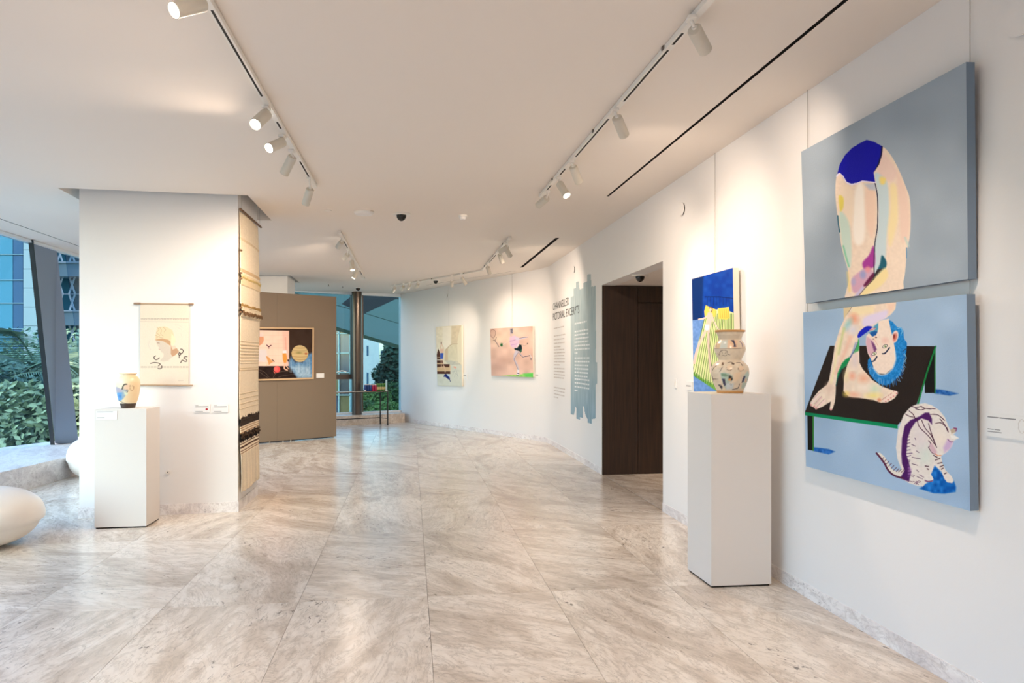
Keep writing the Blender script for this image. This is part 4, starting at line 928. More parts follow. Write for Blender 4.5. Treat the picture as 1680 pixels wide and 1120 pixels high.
# ================================================================== PEDESTALS AND VASES
def pedestal(label, A, B, Cc, h):
    A, B, Cc = map(Vector, (A, B, Cc)); D = B+Cc-A; c = (B+Cc)/2
    t = thing('pedestal', label, 'pedestal', (c.x, c.y, 0), 'white gallery pedestals')
    def ins(k): return [p+(c-p)*k for p in (A, B, D, Cc)]
    MB().prism(ins(.045), (0, 0, .012)).build('foot', M_DARK, t)
    MB().prism([p+Z*.012 for p in ins(0)], (0, 0, h-.012)).build('body', M_PED, t, bevel=.0015)
    return t, c
tp1, cR = pedestal('tall white square pedestal on the right carrying the wide double vase', (1.270, 4.699, 0), (1.668, 4.745, 0), (1.212, 5.090, 0), 1.234)
tp2, cL = pedestal('lower white square pedestal before the left pillar carrying the small vase', (-3.172, 6.40, 0), (-3.590, 6.34, 0), (-3.220, 6.745, 0), 1.03)
a_ = Vector((-3.172, 6.40, 0)); b_ = Vector((-3.590, 6.34, 0)); dr = (a_-b_).normalized()
o_ = b_+dr*.015+Z*.94
card('small caption card stuck at the top left of the lower left pedestal', o_-Vector((0, .001, 0)), dr, .17, .075, [(.05, .85, .75, .08, None), (.05, .2, .35, .06, None)], 'caption cards', th=.002)
def vase(name, label, c, z0, prof, n, nz, draw, px0, py0, sc, bgc, mouth, parts=()):
    t = thing(name, label, 'vase', (c.x, c.y, z0)); pr = open_smooth(prof, 8) if True else prof
    zz = [p[1] for p in pr]; P = np.array(pr); m = len(P)
    ang = np.arange(n)*2*math.pi/n; vd = math.atan2(0-c.y, 0-c.x)     # direction from the vase to the room's middle
    R = P[:, 0][:, None]; X = R*np.cos(ang)[None, :]; Y = R*np.sin(ang)[None, :]; ZZ = np.repeat(P[:, 1][:, None], n, 1)
    rx = -math.sin(vd), math.cos(vd); lat = X*rx[0]+Y*rx[1]; 
    a = Art((px0+lat*sc).ravel(), (py0-ZZ*sc).ravel(), bgc); draw(a)
    vs = np.stack([X.ravel(), Y.ravel(), ZZ.ravel()], 1); fs = [(k*n+i, k*n+(i+1) % n, (k+1)*n+(i+1) % n, (k+1)*n+i) for k in range(m-1) for i in range(n)]
    fs.append(tuple(range(n))[::-1]); me = bpy.data.meshes.new('body'); me.from_pydata(vs.tolist(), [], fs); me.update()
    ca = me.color_attributes.new('paint', 'FLOAT_COLOR', 'POINT'); ca.data.foreach_set('color', np.concatenate([to_lin(a.c), np.ones((len(vs), 1))], 1).astype(np.float32).ravel())
    me.materials.append(M_GLAZE); me.polygons.foreach_set('use_smooth', [True]*len(fs)); o = bpy.data.objects.new('body', me); C.objects.link(o); o.parent = t; ORG[o.name] = Vector((c.x, c.y, z0))
    base = Vector((c.x, c.y, z0)); zt_, rt = P[-1][1], P[-1][0]
    MB().lathe([(rt, zt_), (rt-.006, zt_+.001), (mouth, zt_-.05), (mouth*.9, zt_-.12), (.001, zt_-.13)], base, 48).build('inner_wall', mat('clay_inside', (150, 110, 74), .7), t, smooth='auto')
    for nm, pf, mm in parts: MB().lathe(pf, base, 56).build(nm, mm, t, smooth='auto')
    return t
M_TERR = mat('terracotta_rim', (198, 146, 88), .45); M_DKB = mat('dark_brown_glaze', (66, 50, 40), .3)
def draw_vr(a):
    a.c += (vnoise(a.x, a.y, 3, 8)-.5)[:, None]*14
    a.frame(1150, 530, 7.47); NV = (52, 52, 84); BR = (110, 84, 70)
    a.poly([(100, 220), (640, 220), (640, 322), (100, 322)], (226, 204, 178), soft=.5); a.poly([(205, 240), (250, 225), (235, 322), (190, 322)], (214, 186, 150), soft=.6); a.poly([(255, 225), (330, 222), (320, 322), (240, 322)], (206, 208, 198), soft=.8); a.poly([(330, 225), (440, 225), (440, 320), (330, 320)], (234, 196, 162), soft=.8)
    a.poly([(362, 226), (402, 222), (418, 270), (425, 305), (398, 308), (398, 268), (380, 240)], NV); a.stroke([(470, 240), (495, 270), (500, 305)], 12, (150, 130, 140)); a.stroke([(165, 322), (250, 328), (420, 326), (530, 318)], 4, BR); a.stroke([(195, 300), (200, 250)], 3, BR)
    a.stroke([(235, 395), (245, 360), (280, 345), (320, 355), (330, 390), (355, 402)], 5, (70, 52, 50)); a.stroke([(262, 372), (270, 385)], 4, BR); a.stroke([(310, 370), (300, 385)], 4, BR); a.stroke([(272, 405), (300, 412), (318, 402)], 5, BR); a.stroke([(215, 380), (235, 410)], 4, BR)
    a.poly([(205, 215), (450, 215), (470, 160), (200, 160)], (196, 176, 152), soft=.6, alpha=.5)
    for q_ in (((195, 525), (215, 495), (230, 488)), ((150, 590), (170, 555), (200, 530)), ((240, 600), (262, 560), (270, 545)), ((330, 495), (365, 488), (395, 500)), ((430, 495), (470, 495), (500, 525)), ((155, 690), (190, 688), (225, 686)), ((490, 520), (505, 560))): a.stroke(q_, 6, (92, 70, 60))
    a.poly([(260, 490), (285, 492), (282, 525), (262, 526)], (100, 74, 56)); a.poly([(375, 492), (408, 502), (400, 522), (372, 508)], (84, 64, 54))
    for x, y in ((350, 555), (480, 560)): a.blob((x, y), 34, 30, (234, 206, 176), 1, .15); a.stroke([(x-34, y-5), (x-20, y+26), (x+8, y+30), (x+32, y+10)], 4, BR)
    a.poly([(245, 620), (290, 610), (350, 625), (385, 650), (390, 700), (350, 720), (340, 790), (310, 815), (280, 760), (258, 690)], (172, 188, 174), soft=.8); a.poly([(255, 620), (310, 625), (340, 655), (300, 660), (258, 650)], (120, 150, 120), soft=.6)
    a.poly([(262, 685), (298, 690), (304, 730), (312, 750), (296, 776), (275, 740)], NV); a.poly([(216, 755), (255, 762), (272, 785), (262, 820), (240, 790)], (62, 60, 70)); a.poly([(340, 640), (375, 655), (390, 690), (370, 712), (340, 700)], (56, 50, 50), soft=.6); a.poly([(335, 685), (360, 680), (368, 705), (340, 712)], (226, 160, 96), soft=.5)
    a.poly([(400, 620), (480, 600), (470, 690), (400, 720)], (232, 204, 172), soft=1.5); a.poly([(310, 740), (400, 740), (390, 810), (310, 815)], (200, 204, 204), soft=1)
    a.poly([(520, 640), (560, 590), (580, 640), (560, 740), (520, 810), (485, 800), (500, 720)], (178, 196, 186), soft=.8); a.poly([(515, 650), (535, 655), (510, 725), (488, 735), (496, 690)], NV); a.poly([(530, 690), (548, 680), (545, 730), (525, 735)], (224, 178, 150), soft=.6)
    a.stroke([(385, 812), (430, 805), (455, 785), (462, 745)], 9, (60, 58, 74)); a.stroke([(350, 730), (370, 760)], 4, BR); a.stroke([(150, 660), (160, 710)], 8, BR)
vz = 1.2345; base_px, base_py = 1197.5, 645.2
vase('ceramic_vase', 'wide double bellied cream vase with collage pattern on the tall pedestal', Vector((cR.x+.01, cR.y-.01, 0)), vz,
     [(.079, 0), (.084, .012), (.103, .055), (.119, .105), (.1235, .147), (.114, .18), (.088, .207), (.073, .217), (.078, .232), (.091, .258), (.1005, .285), (.1005, .298), (.092, .325), (.076, .346), (.0715, .352), (.074, .366), (.084, .39), (.092, .402)],
     120, 0, draw_vr, base_px, base_py, 244.5, (222, 204, 180), .065,
     [('rim', [(.090, .402), (.0975, .405), (.0985, .414), (.094, .417), (.086, .414)], M_TERR), ('foot', [(.078, .0005), (.0845, .001), (.0865, .012), (.086, .019), (.080, .020)], M_TERR)])
def draw_vl(a):
    a.frame(190, 600, 11.2)
    a.poly([(300, 120), (500, 120), (540, 400), (480, 680), (200, 620), (280, 480), (330, 300)], (240, 212, 168), soft=3, alpha=.8)
    a.poly([(118, 360), (160, 375), (230, 410), (220, 460), (140, 480), (120, 440)], (186, 170, 180), soft=.5); a.poly([(215, 405), (280, 410), (330, 440), (280, 470), (220, 465)], (176, 180, 184), soft=.5)
    a.poly([(138, 470), (220, 460), (282, 480), (262, 540), (210, 610), (160, 620), (140, 560)], (104, 158, 204), soft=.6); a.poly([(220, 460), (290, 470), (265, 540), (222, 600)], (150, 170, 186), soft=.6); a.blob((185, 535), 22, 26, (60, 120, 190), .8, .6)
    a.stroke([(225, 402), (240, 350), (262, 318), (300, 318)], 20, (36, 28, 30)); a.poly([(300, 320), (350, 330), (330, 420), (270, 410), (240, 400), (262, 340)], (240, 206, 176), soft=.6)
    a.stroke([(235, 408), (280, 412), (318, 430), (300, 470)], 8, (86, 96, 86)); a.poly([(250, 440), (320, 480), (300, 520), (260, 500)], (226, 232, 204), soft=.8)
    a.stroke([(355, 330), (345, 380), (370, 430), (400, 420), (410, 360), (385, 345)], 7, (176, 130, 92)); a.stroke([(165, 600), (210, 635), (290, 665), (340, 672)], 7, (74, 56, 50))
vase('ceramic_vase', 'small ovoid cream vase with blue motif and dark foot on the left pedestal', Vector((cL.x, cL.y, 0)), 1.0305,
     [(.0655, .040), (.078, .07), (.091, .13), (.0975, .19), (.096, .235), (.082, .268), (.0635, .283), (.061, .29), (.067, .300)],
     100, 0, draw_vl, 218.6, 667, 184, (238, 222, 190), .052,
     [('rim', [(.064, .299), (.071, .301), (.0715, .306), (.064, .307)], mat('cream_glaze', (240, 216, 186), .25)), ('foot', [(.054, 0), (.056, .001), (.0665, .038), (.0665, .041), (.06, .042)], M_DKB)])

# ================================================================== HANGINGS ON THE LEFT PILLAR
FPN = Vector((.2179, -.976, 0)).normalized(); FP0 = PL[0]
pf = (PL[1]-PL[0]).normalized(); FPN = Vector((pf.y, -pf.x, 0))
def pp(px, py, off=0.0): return plane_pt(px, py, FP0+FPN*off, FPN)
def draw_scroll(a):
    a.c += (vnoise(a.x*6, a.y*1, .8, 8)-.5)[:, None]*5
    a.frame(215, 485, 7.23)
    for y0 in (280, 845):
        for k in range(15):
            x = 118+k*38; a.poly([(x, y0-10), (x+30, y0-10), (x+30, y0+9), (x, y0+9)], (186, 172, 156), soft=.25, alpha=.8); a.blob((x+15, y0), 7, 5, (225, 214, 198))
    a.stroke([(112, 305), (685, 312)], 3, (170, 160, 150)); a.stroke([(115, 268), (685, 270)], 2.5, (180, 165, 150))
    a.poly([(300, 410), (320, 370), (400, 365), (440, 380), (490, 410), (510, 480), (525, 540), (500, 580), (470, 560), (440, 520), (360, 505), (285, 520), (290, 470)], (234, 208, 172), soft=.5)
    a.poly([(480, 450), (525, 500), (520, 560), (490, 600), (470, 570)], (244, 224, 190), soft=.8)
    for q_ in (((305, 375), (330, 400), (300, 440), (340, 470), (300, 500)), ((340, 375), (360, 410), (350, 450), (380, 480)), ((380, 375), (410, 400), (390, 430)), ((290, 470), (330, 490), (380, 500))): a.stroke(q_, 4, (176, 160, 130))
    a.poly([(282, 520), (360, 505), (440, 520), (468, 545), (470, 600), (440, 575), (380, 540), (300, 530)], (202, 160, 122), soft=.4)
    a.poly([(290, 530), (380, 542), (440, 575), (465, 610), (470, 700), (490, 722), (440, 770), (380, 780), (340, 770), (385, 720), (385, 685), (355, 665), (345, 640), (320, 600), (305, 575)], (214, 200, 184), soft=.5)
    a.poly([(470, 600), (480, 590), (540, 620), (570, 660), (530, 700), (490, 722), (470, 690)], (196, 156, 124), soft=.4); a.poly([(475, 595), (520, 590), (540, 620), (490, 640)], (238, 204, 180), soft=.5)
    a.stroke([(310, 560), (335, 562)], 6, (140, 110, 90)); a.stroke([(328, 630), (345, 640)], 4, (160, 110, 100))
    K = (58, 46, 44)
    for q_ in (((290, 712), (270, 730), (285, 755), (310, 755), (335, 735)), ((230, 802), (270, 793), (320, 797), (345, 812), (325, 830)), ((362, 830), (365, 850), (345, 865), (318, 862)), ((585, 632), (605, 635), (618, 655), (605, 680), (580, 685)), ((575, 672), (560, 690), (575, 705), (590, 690), (575, 675)), ((572, 705), (570, 735)), ((665, 722), (640, 722), (625, 740), (655, 755), (660, 775), (640, 780)), ((640, 778), (605, 765), (588, 795))): a.stroke(q_, 9, K)
    for q_ in (((225, 520), (205, 580), (230, 640)), ((520, 345), (570, 350), (600, 375)), ((560, 380), (600, 400)), ((590, 450), (600, 480))): a.stroke(q_, 4, (196, 190, 182), alpha=.6)
    a.stroke([(560, 1008), (620, 1004)], 3, (180, 170, 160))
sc_q = [(230.2, 497.9), (309.9, 498.9), (309.2, 631.6), (229.4, 631)]
sc_c = [pp(x, y, .012) for x, y in sc_q]
t = thing('hanging_scroll', 'cream cloth scroll with a profile head hanging on the front of the left pillar', 'scroll', sc_c[3])
canvas(t, 'cloth', sc_c, sc_q, 150, 230, draw_scroll, M_CLOTHP, (232, 218, 200))
bk = [p-FPN*.003 for p in sc_c]; MB().add(bk+[p-FPN*.002 for p in bk], [(0, 1, 2, 3), (7, 6, 5, 4), (0, 4, 5, 1), (1, 5, 6, 2), (2, 6, 7, 3), (3, 7, 4, 0)]).build('backing', M_RAWC, t)
M_ROD = mat('natural_wood_rod', (186, 160, 132), .6)
MB().cyl(pp(219.5, 497.8, .015), pp(317.5, 498.8, .015), .0065, n=10).build('top_rod', M_ROD, t); MB().cyl(pp(222, 631.2, .015), pp(316.5, 631.8, .015), .007, n=10).build('bottom_rod', M_ROD, t)
for a0, a1 in (((219.5, 497.8), (231, 497.9)), ((309.5, 498.7), (317.5, 498.8))): MB().cyl(pp(*a0, .015), pp(*a1, .015), .009, n=10).build('knob', mat('carved_end', (150, 122, 98), .6), t)
def pcard(label, px, dot):
    o = pp(px, 676.5); 
    def red(t, o_, r_, n_): MB().cyl(o_+r_*.108+Z*.030+n_*.0085, o_+r_*.108+Z*.030+n_*.0105, .0105, n=16).build('dot_sticker', mat('red_dot', (176, 40, 50), .5), t)
    card(label, o, pf, .135, .078, [(.05, .84, .2, .06, None), (.05, .66, .85, .09, None), (.05, .12, .5, .05, None)], 'caption cards', red if dot else None)
pcard('caption card with a red dot on the left pillar', 319.5, True); pcard('caption card without a dot on the left pillar, next to the textile', 350, False)
p = pp(275.5, 774); t = thing('wall_socket', 'tiny white socket low on the left pillar behind the pedestal', 'socket', p)
MB().cyl(p+FPN*.001, p+FPN*.012, .02, n=18).build('plate', M_WHITE, t); MB().cyl(p+FPN*.012, p+FPN*.014, .005, n=10).build('hole', M_DARK, t)
# long textile on the right side of the pillar
SN = V; S0 = PL[1]
def ps(px, py, off=.0): return plane_pt(px, py, S0+SN*off, SN)
tx = thing('textile_hanging', 'tall narrow cream woven hanging with black bands and fringe on the pillar side', 'textile', S0+SN*.04+U*.45)
def sp_(s, z, off): return S0+U*s+SN*off+Z*z
TOP, BOT = 2.885, .17
def tex():
    ns, nz = 44, 620; s = np.linspace(.0, 1, ns); z = np.linspace(TOP, BOT, nz); Sg, Zg = np.meshgrid(s, z)
    def pxy(zpix): return EYE+(591-zpix)/F*7.3   # height of a photo row at the middle of the cloth
    tt_ = (TOP-Zg)/(TOP-BOT)
    wav = .020+.010*np.sin(Zg*3.1+1)+.006*np.sin(Sg*5+Zg*2)
    lumps = np.zeros_like(Zg); col = np.tile(np.array((250, 232, 204.)), (ns*nz, 1)).reshape(nz, ns, 3)
    left = .02+.012*np.sin(Zg*5)-.02*(Zg < .75); right = .89+.010*np.sin(Zg*7+1)
    def band(z0, z1, c, h=0, rag=0, al=1):
        r = rag*(vnoise(Sg*40, Zg*0+z0*9, 1, 3)-.5); m = (Zg < z0+r) & (Zg > z1+r); 
        col[m] = col[m]*(1-al)+np.array(c)*al; lumps[m] += h
    # heights converted from the picture (row -> z at the near edge)
    zz_ = lambda y: EYE+(591-y)/F*7.3
    band(zz_(394), zz_(398), (234, 210, 172), .004); band(zz_(444), zz_(449), (222, 190, 148), .006); band(zz_(452), zz_(470), (240, 216, 176), .008); band(zz_(456), zz_(459), (198, 168, 90), .008, .02, .7)
    band(zz_(500), zz_(505), (176, 140, 84), .012, .02); band(zz_(505), zz_(520), (244, 226, 196), .012); band(zz_(512), zz_(518), (128, 96, 66), .016, .025)
    for k in range(7): band(zz_(559+k*5.2), zz_(561+k*5.2), (228, 206, 172), .004)
    for y in (595, 603, 606, 644, 652, 660, 668): band(zz_(y), zz_(y+1.6), (226, 204, 170), .003)
    band(zz_(682), zz_(688), (50, 38, 30), .006, .03); band(zz_(686), zz_(697), (66, 54, 46), .004)
    for k in range(6): band(zz_(699+k*3.4), zz_(700.6+k*3.4), (186, 146, 106), .002)
    band(zz_(708), zz_(722), (32, 24, 22), .006, .03); band(zz_(712), zz_(715), (150, 120, 90), .012, .08, .5); band(zz_(724), zz_(726), (110, 70, 50)); band(zz_(729), zz_(731.5), (90, 60, 46)); band(zz_(735), zz_(736.5), (130, 90, 66)); band(zz_(739), zz_(740), (150, 110, 80))
    fr = Zg < zz_(741); strand = .5+.5*np.sin(Sg*190+3*np.sin(Sg*23)); 
    col[fr] = col[fr]*(.90+.12*strand[fr])[:, None]; lumps[fr] += .006*strand[fr]
    col += (vnoise(Sg*60, Zg*160, 1, 5)-.5)[:, :, None]*14
    sl = (1-Sg)*0
    S_ = left+(right-left)*Sg; rag_b = np.where(tt_ > .985, .02*(vnoise(Sg*60, Sg*0, 1, 9)), 0)
    P = np.array([[S0.x, S0.y, 0]])+S_.ravel()[:, None]*np.array([[U.x, U.y, 0]])+(wav+lumps).ravel()[:, None]*np.array([[SN.x, SN.y, 0]]); P[:, 2] = (Zg+rag_b).ravel()
    org = ORG[tx.name]; P -= np.array(org); me = bpy.data.meshes.new('woven_cloth'); k = (np.arange(nz-1)[:, None]*ns+np.arange(ns-1)[None, :]).ravel()
    me.from_pydata(P.tolist(), [], np.stack([k, k+ns, k+ns+1, k+1], 1).tolist()); me.update()
    ca = me.color_attributes.new('paint', 'FLOAT_COLOR', 'POINT'); ca.data.foreach_set('color', np.concatenate([to_lin(col.reshape(-1, 3)), np.ones((ns*nz, 1))], 1).astype(np.float32).ravel())
    me.materials.append(M_CLOTHP); me.polygons.foreach_set('use_smooth', [True]*len(me.polygons)); o = bpy.data.objects.new('woven_cloth', me); C.objects.link(o); o.parent = tx; ORG[o.name] = org
    m = o.modifiers.new('thick', 'SOLIDIFY'); m.thickness = .006
tex()
MB().cyl(sp_(-.03, TOP+.01, .03), sp_(.95, TOP+.01, .03), .011, n=10).build('rod', mat('dark_wood_rod', (110, 78, 50), .6), tx)
MB().tube([sp_(.02, TOP+.02, .03), sp_(.03, TOP+.30, .03)], .0012, 4).tube([sp_(.88, TOP+.02, .03), sp_(.88, TOP+.30, .03)], .0012, 4).build('wire', M_WIRE, tx)
for y in (411, 448, 457, 505, 512): MB().cyl(sp_(-.008, EYE+(591-y)/F*7.1, .026), sp_(.025, EYE+(591-y)/F*7.1, .028), .01, n=8).build('bead', mat('brown_knots', (120, 88, 60), .8), tx)

# ================================================================== FREE-STANDING GREY PANEL
ga = floor_pt(551.8, 718.0); gd = (floor_pt(420.5, 728.6)-ga); gd.z = 0; gd.normalize(); gn = Vector((-gd.y, gd.x, 0)); 
if gn.dot(Vector((0, -1, 0))) < 0: gn = -gn
t = thing('display_panel', 'free standing taupe exhibition panel behind the left pillar', 'panel', ga+gd*1.45)
GL = [0, 1.17, 2.34, 2.95]
for s0, s1 in zip(GL[:-1], GL[1:]): MB().box(ga+gd*(s0+.001)+Z*.03, gd*(s1-s0-.002), -gn*.11, Z*2.61).build('board', M_GREY, t)
MB().box(ga+gd*.06-gn*.02+Z*.012, gd*2.8, -gn*.07, Z*.018).build('rail', M_BLACK, t)
for s in (.05, .9, 1.05, 1.3, 2.3, 2.85): MB().cyl(ga+gd*s-gn*.03, ga+gd*s-gn*.03+Z*.03, .016, n=12).build('foot', M_WIRE, t)
def gp(px, py, off=0.0): return plane_pt(px, py, ga+gn*off, gn)
def draw_space(a):
    a.c += (vnoise(a.x, a.y, 8, 2)-.5)[:, None]*12
    a.frame(415, 525, 9.33)
    a.poly([(-400, 140), (545, 165), (545, 705), (-400, 705)], (246, 206, 188), soft=.5, var=10, vs=6)
    a.poly([(440, 165), (545, 170), (545, 700), (470, 700)], (240, 186, 170), soft=1.2, alpha=.7)
    for y in (240, 300, 360, 420, 540, 600, 650): a.stroke([(-400, y), (540, y)], 2.5, (232, 176, 158), alpha=.7)
    for x in (-200, -60, 300, 380): a.stroke([(x, 160), (x, 700)], 2.5, (236, 186, 168), alpha=.6)
    a.stroke([(490, 270), (500, 460)], 22, (222, 160, 144), alpha=.7, soft=.8)
    a.blob((72, 290), 88, 100, (212, 150, 116), 1, .05); a.poly([(-20, 190), (150, 190), (150, 252), (-20, 252)], (226, 206, 200), soft=.4, alpha=.9)
    a.poly([(-300, 450), (200, 450), (215, 560), (180, 640), (-300, 600)], (214, 206, 208), soft=1, alpha=.85)
    a.stroke([(205, 382), (235, 405), (270, 385)], 14, (74, 30, 50)); a.stroke([(236, 405), (236, 435)], 9, (74, 30, 50))
    o_ = (214, 152, 96)
    a.poly([(192, 550), (230, 560), (270, 610), (310, 640), (270, 655), (235, 690), (225, 640)], o_, soft=.5); a.stroke([(285, 605), (320, 632)], 12, (50, 34, 28)); a.stroke([(215, 660), (195, 740), (235, 752)], 18, (240, 196, 168)); a.stroke([(-20, 700), (90, 735)], 14, (240, 196, 168))
    a.poly([(445, 505), (500, 500), (520, 590), (505, 650), (470, 660), (450, 600)], (222, 150, 70), soft=.5); a.poly([(450, 470), (505, 460), (510, 505), (448, 510)], (232, 230, 236), soft=.5); a.poly([(520, 605), (550, 600), (548, 640), (525, 630)], (50, 34, 28), soft=.5)
    a.poly([(-400, 705), (545, 703), (680, 880), (-400, 880)], (40, 28, 26), soft=.4, var=12)
    a.stroke([(480, 660), (475, 740), (520, 765)], 18, (236, 190, 160)); a.stroke([(500, 700), (540, 745)], 12, (236, 190, 160))
    for q_ in (((100, 800), (220, 880)), ((300, 880), (340, 820), (420, 790), (560, 780)), ((380, 870), (520, 840), (640, 830)), ((20, 740), (160, 790), (240, 870))): a.stroke(q_, 4, (150, 130, 110), alpha=.7)
    a.blob((362, 752), 50, 50, (226, 84, 84), 1, .1); a.blob((345, 745), 24, 24, (240, 130, 120), .8, .8); a.poly([(305, 780), (345, 810), (320, 815)], (232, 110, 100), soft=.5)
    a.poly([(545, 640), (580, 560), (640, 640), (760, 640), (850, 520), (910, 500), (930, 890), (680, 890), (545, 705)], (94, 136, 176), soft=2.2, var=30, vs=2)
    a.poly([(590, 720), (700, 690), (860, 720), (900, 870), (690, 880)], (158, 186, 208), soft=3, var=24, vs=2)
    for k in range(16): x = 560+k*23; a.stroke([(x, 560+random.uniform(0, 80)), (x+4, 800)], 6, random.choice(((70, 110, 160), (190, 210, 226), (120, 160, 196))), alpha=.6)
    a.blob((715, 512), 128, 128, (206, 182, 132), 1, .03)
    for y, c_, w_ in ((425, (170, 140, 96), 14), (470, (150, 128, 84), 12), (505, (190, 160, 110), 30), (560, (170, 132, 84), 14), (600, (156, 120, 80), 16)):
        hw = math.sqrt(max(0, 124**2-(y-512)**2)); a.stroke([(715-hw, y-4), (715, y+4), (715+hw, y-2)], w_, c_, alpha=.55, soft=.5)
    a.blob((810, 515), 18, 14, (170, 80, 50), .9, .5); a.blob((700, 500), 40, 14, (126, 124, 70), .6, .6)
q0 = gp(372, 537.2, .035); FRA = [(370, 536.4), (515.2, 537.5), (514.8, 621.6), (370, 626.0)]
fo = [gp(x, y, .04) for x, y in FRA]; fi_px = [(372, 538.6), (512.6, 539.4), (512.2, 619.0), (372, 623.4)]
fi = [gp(x, y, .032) for x, y in fi_px]
t = thing('painting', 'framed painting of a striped planet and pink room on the taupe panel', 'painting', fo[3])
M_OAK = mat('pale_oak_frame', (206, 172, 132), .5)
back = [p-gn*.038 for p in fo]
mb = MB(); fin = [gp(x, y, .04) for x, y in fi_px]; mb.add(fo+fin+back, [(0, 4, 5, 1), (1, 5, 6, 2), (2, 6, 7, 3), (3, 7, 4, 0), (0, 1, 9, 8), (1, 2, 10, 9), (2, 3, 11, 10), (3, 0, 8, 11)]); mb.build('frame', M_OAK, t)
stretched(t, [p-gn*.0 for p in fi], .026, M_RAWC); canvas(t, 'painted_face', fi, fi_px, 260, 170, draw_space, M_ART, (58, 42, 34))
c0 = gp(518.8, 619.8); r_ = -gd
card('blank white caption card on the taupe panel right of the planet painting', c0, r_, .155, .085, [], 'caption cards')

# ================================================================== TABLE AT THE BACK WINDOW
La, Lb = Vector((-2.985, 16.72, 0)), Vector((-2.785, 16.52, 0)); LV = PD*1.75; EVv = Lb-La; TH = .765
t = thing('console_table', 'slim black metal console table under the back window', 'table', (La+Lb)/2+LV/2)
def leg(p): return MB().box(p+Vector((-.013, -.013, 0)), (.026, 0, 0), (0, .026, 0), (0, 0, TH-.02))
for p in (La, Lb, La+LV, Lb+LV): leg(p).build('leg', M_BLACK, t)
ed = EVv.normalized()
MB().box(La-ed*.02-PD*.02+Z*(TH-.02), LV+PD*.04, EVv+ed*.04, Z*.012).build('frame', M_BLACK, t); MB().box(La-ed*.022-PD*.022+Z*(TH-.007), LV+PD*.044, EVv+ed*.044, Z*.007).build('table_top', mat('pale_table_top', (190, 166, 142), .4), t)
MB().box(La+Z*.145, LV, EVv.normalized()*.018, Z*.018).build('stretcher', M_BLACK, t); MB().box(La+Z*.145, EVv, PD*.018, Z*.014).build('stretcher', M_BLACK, t)
MB().box(La+LV+Z*.145, EVv, PD*.018, Z*.014).build('stretcher', M_BLACK, t)
def tabpt(px, k=.5):                                 # point on the table top seen at this column
    b = La+EVv*k; n = Vector((-PD.y, PD.x, 0)); return plane_pt(px, 600, b, n)
cols = {'blue': (22, 60, 130), 'red': (176, 30, 84), 'green': (44, 104, 40)}
def jar(px, c, label, r=.036, h=.155, lid=(235, 240, 240), lab=None, k=.5):
    p = tabpt(px, k); p.z = TH+.0005; t = thing('jar', label, 'jar', p, 'coloured jars on the console table')
    MB().lathe([(.001, 0), (r*.95, 0), (r, .006), (r, h*.82), (r*.85, h*.9), (.001, h*.9)], p, 20).build('body', mat('jar_'+c, cols[c], .3), t, smooth='auto')
    MB().lathe([(.001, h*.901), (r*.9, h*.901), (r*.9, h), (.001, h)], p, 20).build('lid', mat('jar_lid_%d' % lid[0], lid, .4), t, smooth='auto')
    if lab: MB().cyl(p+Z*h*.2, p+Z*h*.55, r*1.02, n=20, cap=False).build('label', mat('jar_label', (206, 190, 140), .6), t)
ords = ['first', 'second', 'third', 'fourth', 'fifth']
for k in range(3): jar(599.5+k*4.1, 'blue', f'blue jar with white lid, {ords[k]} from the left on the console table', r=.034)
for k in range(2): jar(611.5+k*4.2, 'red', f'magenta jar with pale lid, {ords[k]} of two between blue and green jars', r=.03, h=.15)
for k in range(4): jar(619.6+k*3.9, 'green', f'green jar with beige label, {ords[k]} from the left of the green jars', r=.031, h=.165, lid=(150, 190, 80), lab=True)
p = tabpt(633.9, .5); p.z = TH+.0005; t = thing('price_stand', 'upright clear white sheet standing at the right end of the console table', 'sign', p)
MB().box(p-Vector((.011, .05, 0)), (.02, 0, 0), (0, .10, 0), (0, 0, .245)).build('sheet', mat('pale_acrylic', (196, 222, 226), .3), t); MB().box(p-Vector((.02, .06, 0)), (.04, 0, 0), (0, .12, 0), (0, 0, .006)).build('base', M_WHITE, t)
p = tabpt(599, .92); p.z = TH+.0005; t = thing('small_cup', 'tiny white cup at the front edge of the console table', 'cup', p)
MB().lathe([(.001, 0), (.014, 0), (.018, .035), (.015, .035), (.012, .006), (.001, .005)], p, 16).build('bowl', M_WALL, t, smooth='auto'); MB().tube([p+Vector((.016, 0, .028)), p+Vector((.026, 0, .024)), p+Vector((.026, 0, .014)), p+Vector((.015, 0, .01))], .002, 5).build('handle', M_WALL, t)

# ================================================================== POUFS
def pouf(label, c, r, h):
    t = thing('pebble_seat', label, 'pouf', c, 'white pebble seats'); c = Vector(c)
    pr = []
    for k in range(33):
        a = -math.pi/2+math.pi*k/32; ca, sa = math.cos(a), math.sin(a); pr.append((max(.001, r*abs(ca)**.82), h/2+(h/2)*math.copysign(abs(sa)**.92, sa)))
    pr = [(x*(.94 if z < h*.4 else 1), max(z, .0)) for x, z in pr]
    pr = [(max(x, .001), z) for x, z in pr]
    MB().lathe(pr, c+Z*.001, 56).build('shell', M_POUF, t, smooth=True); MB().cyl(c, c+Z*.02, r*.3, n=24).build('glide', M_DARK, t)
pouf('large white pebble seat cut by the left edge of the picture', (-4.16, 5.72, 0), .46, .46)
pouf('white pebble seat half hidden behind the left pillar', (-5.215, 9.15, 0), .275, .50)

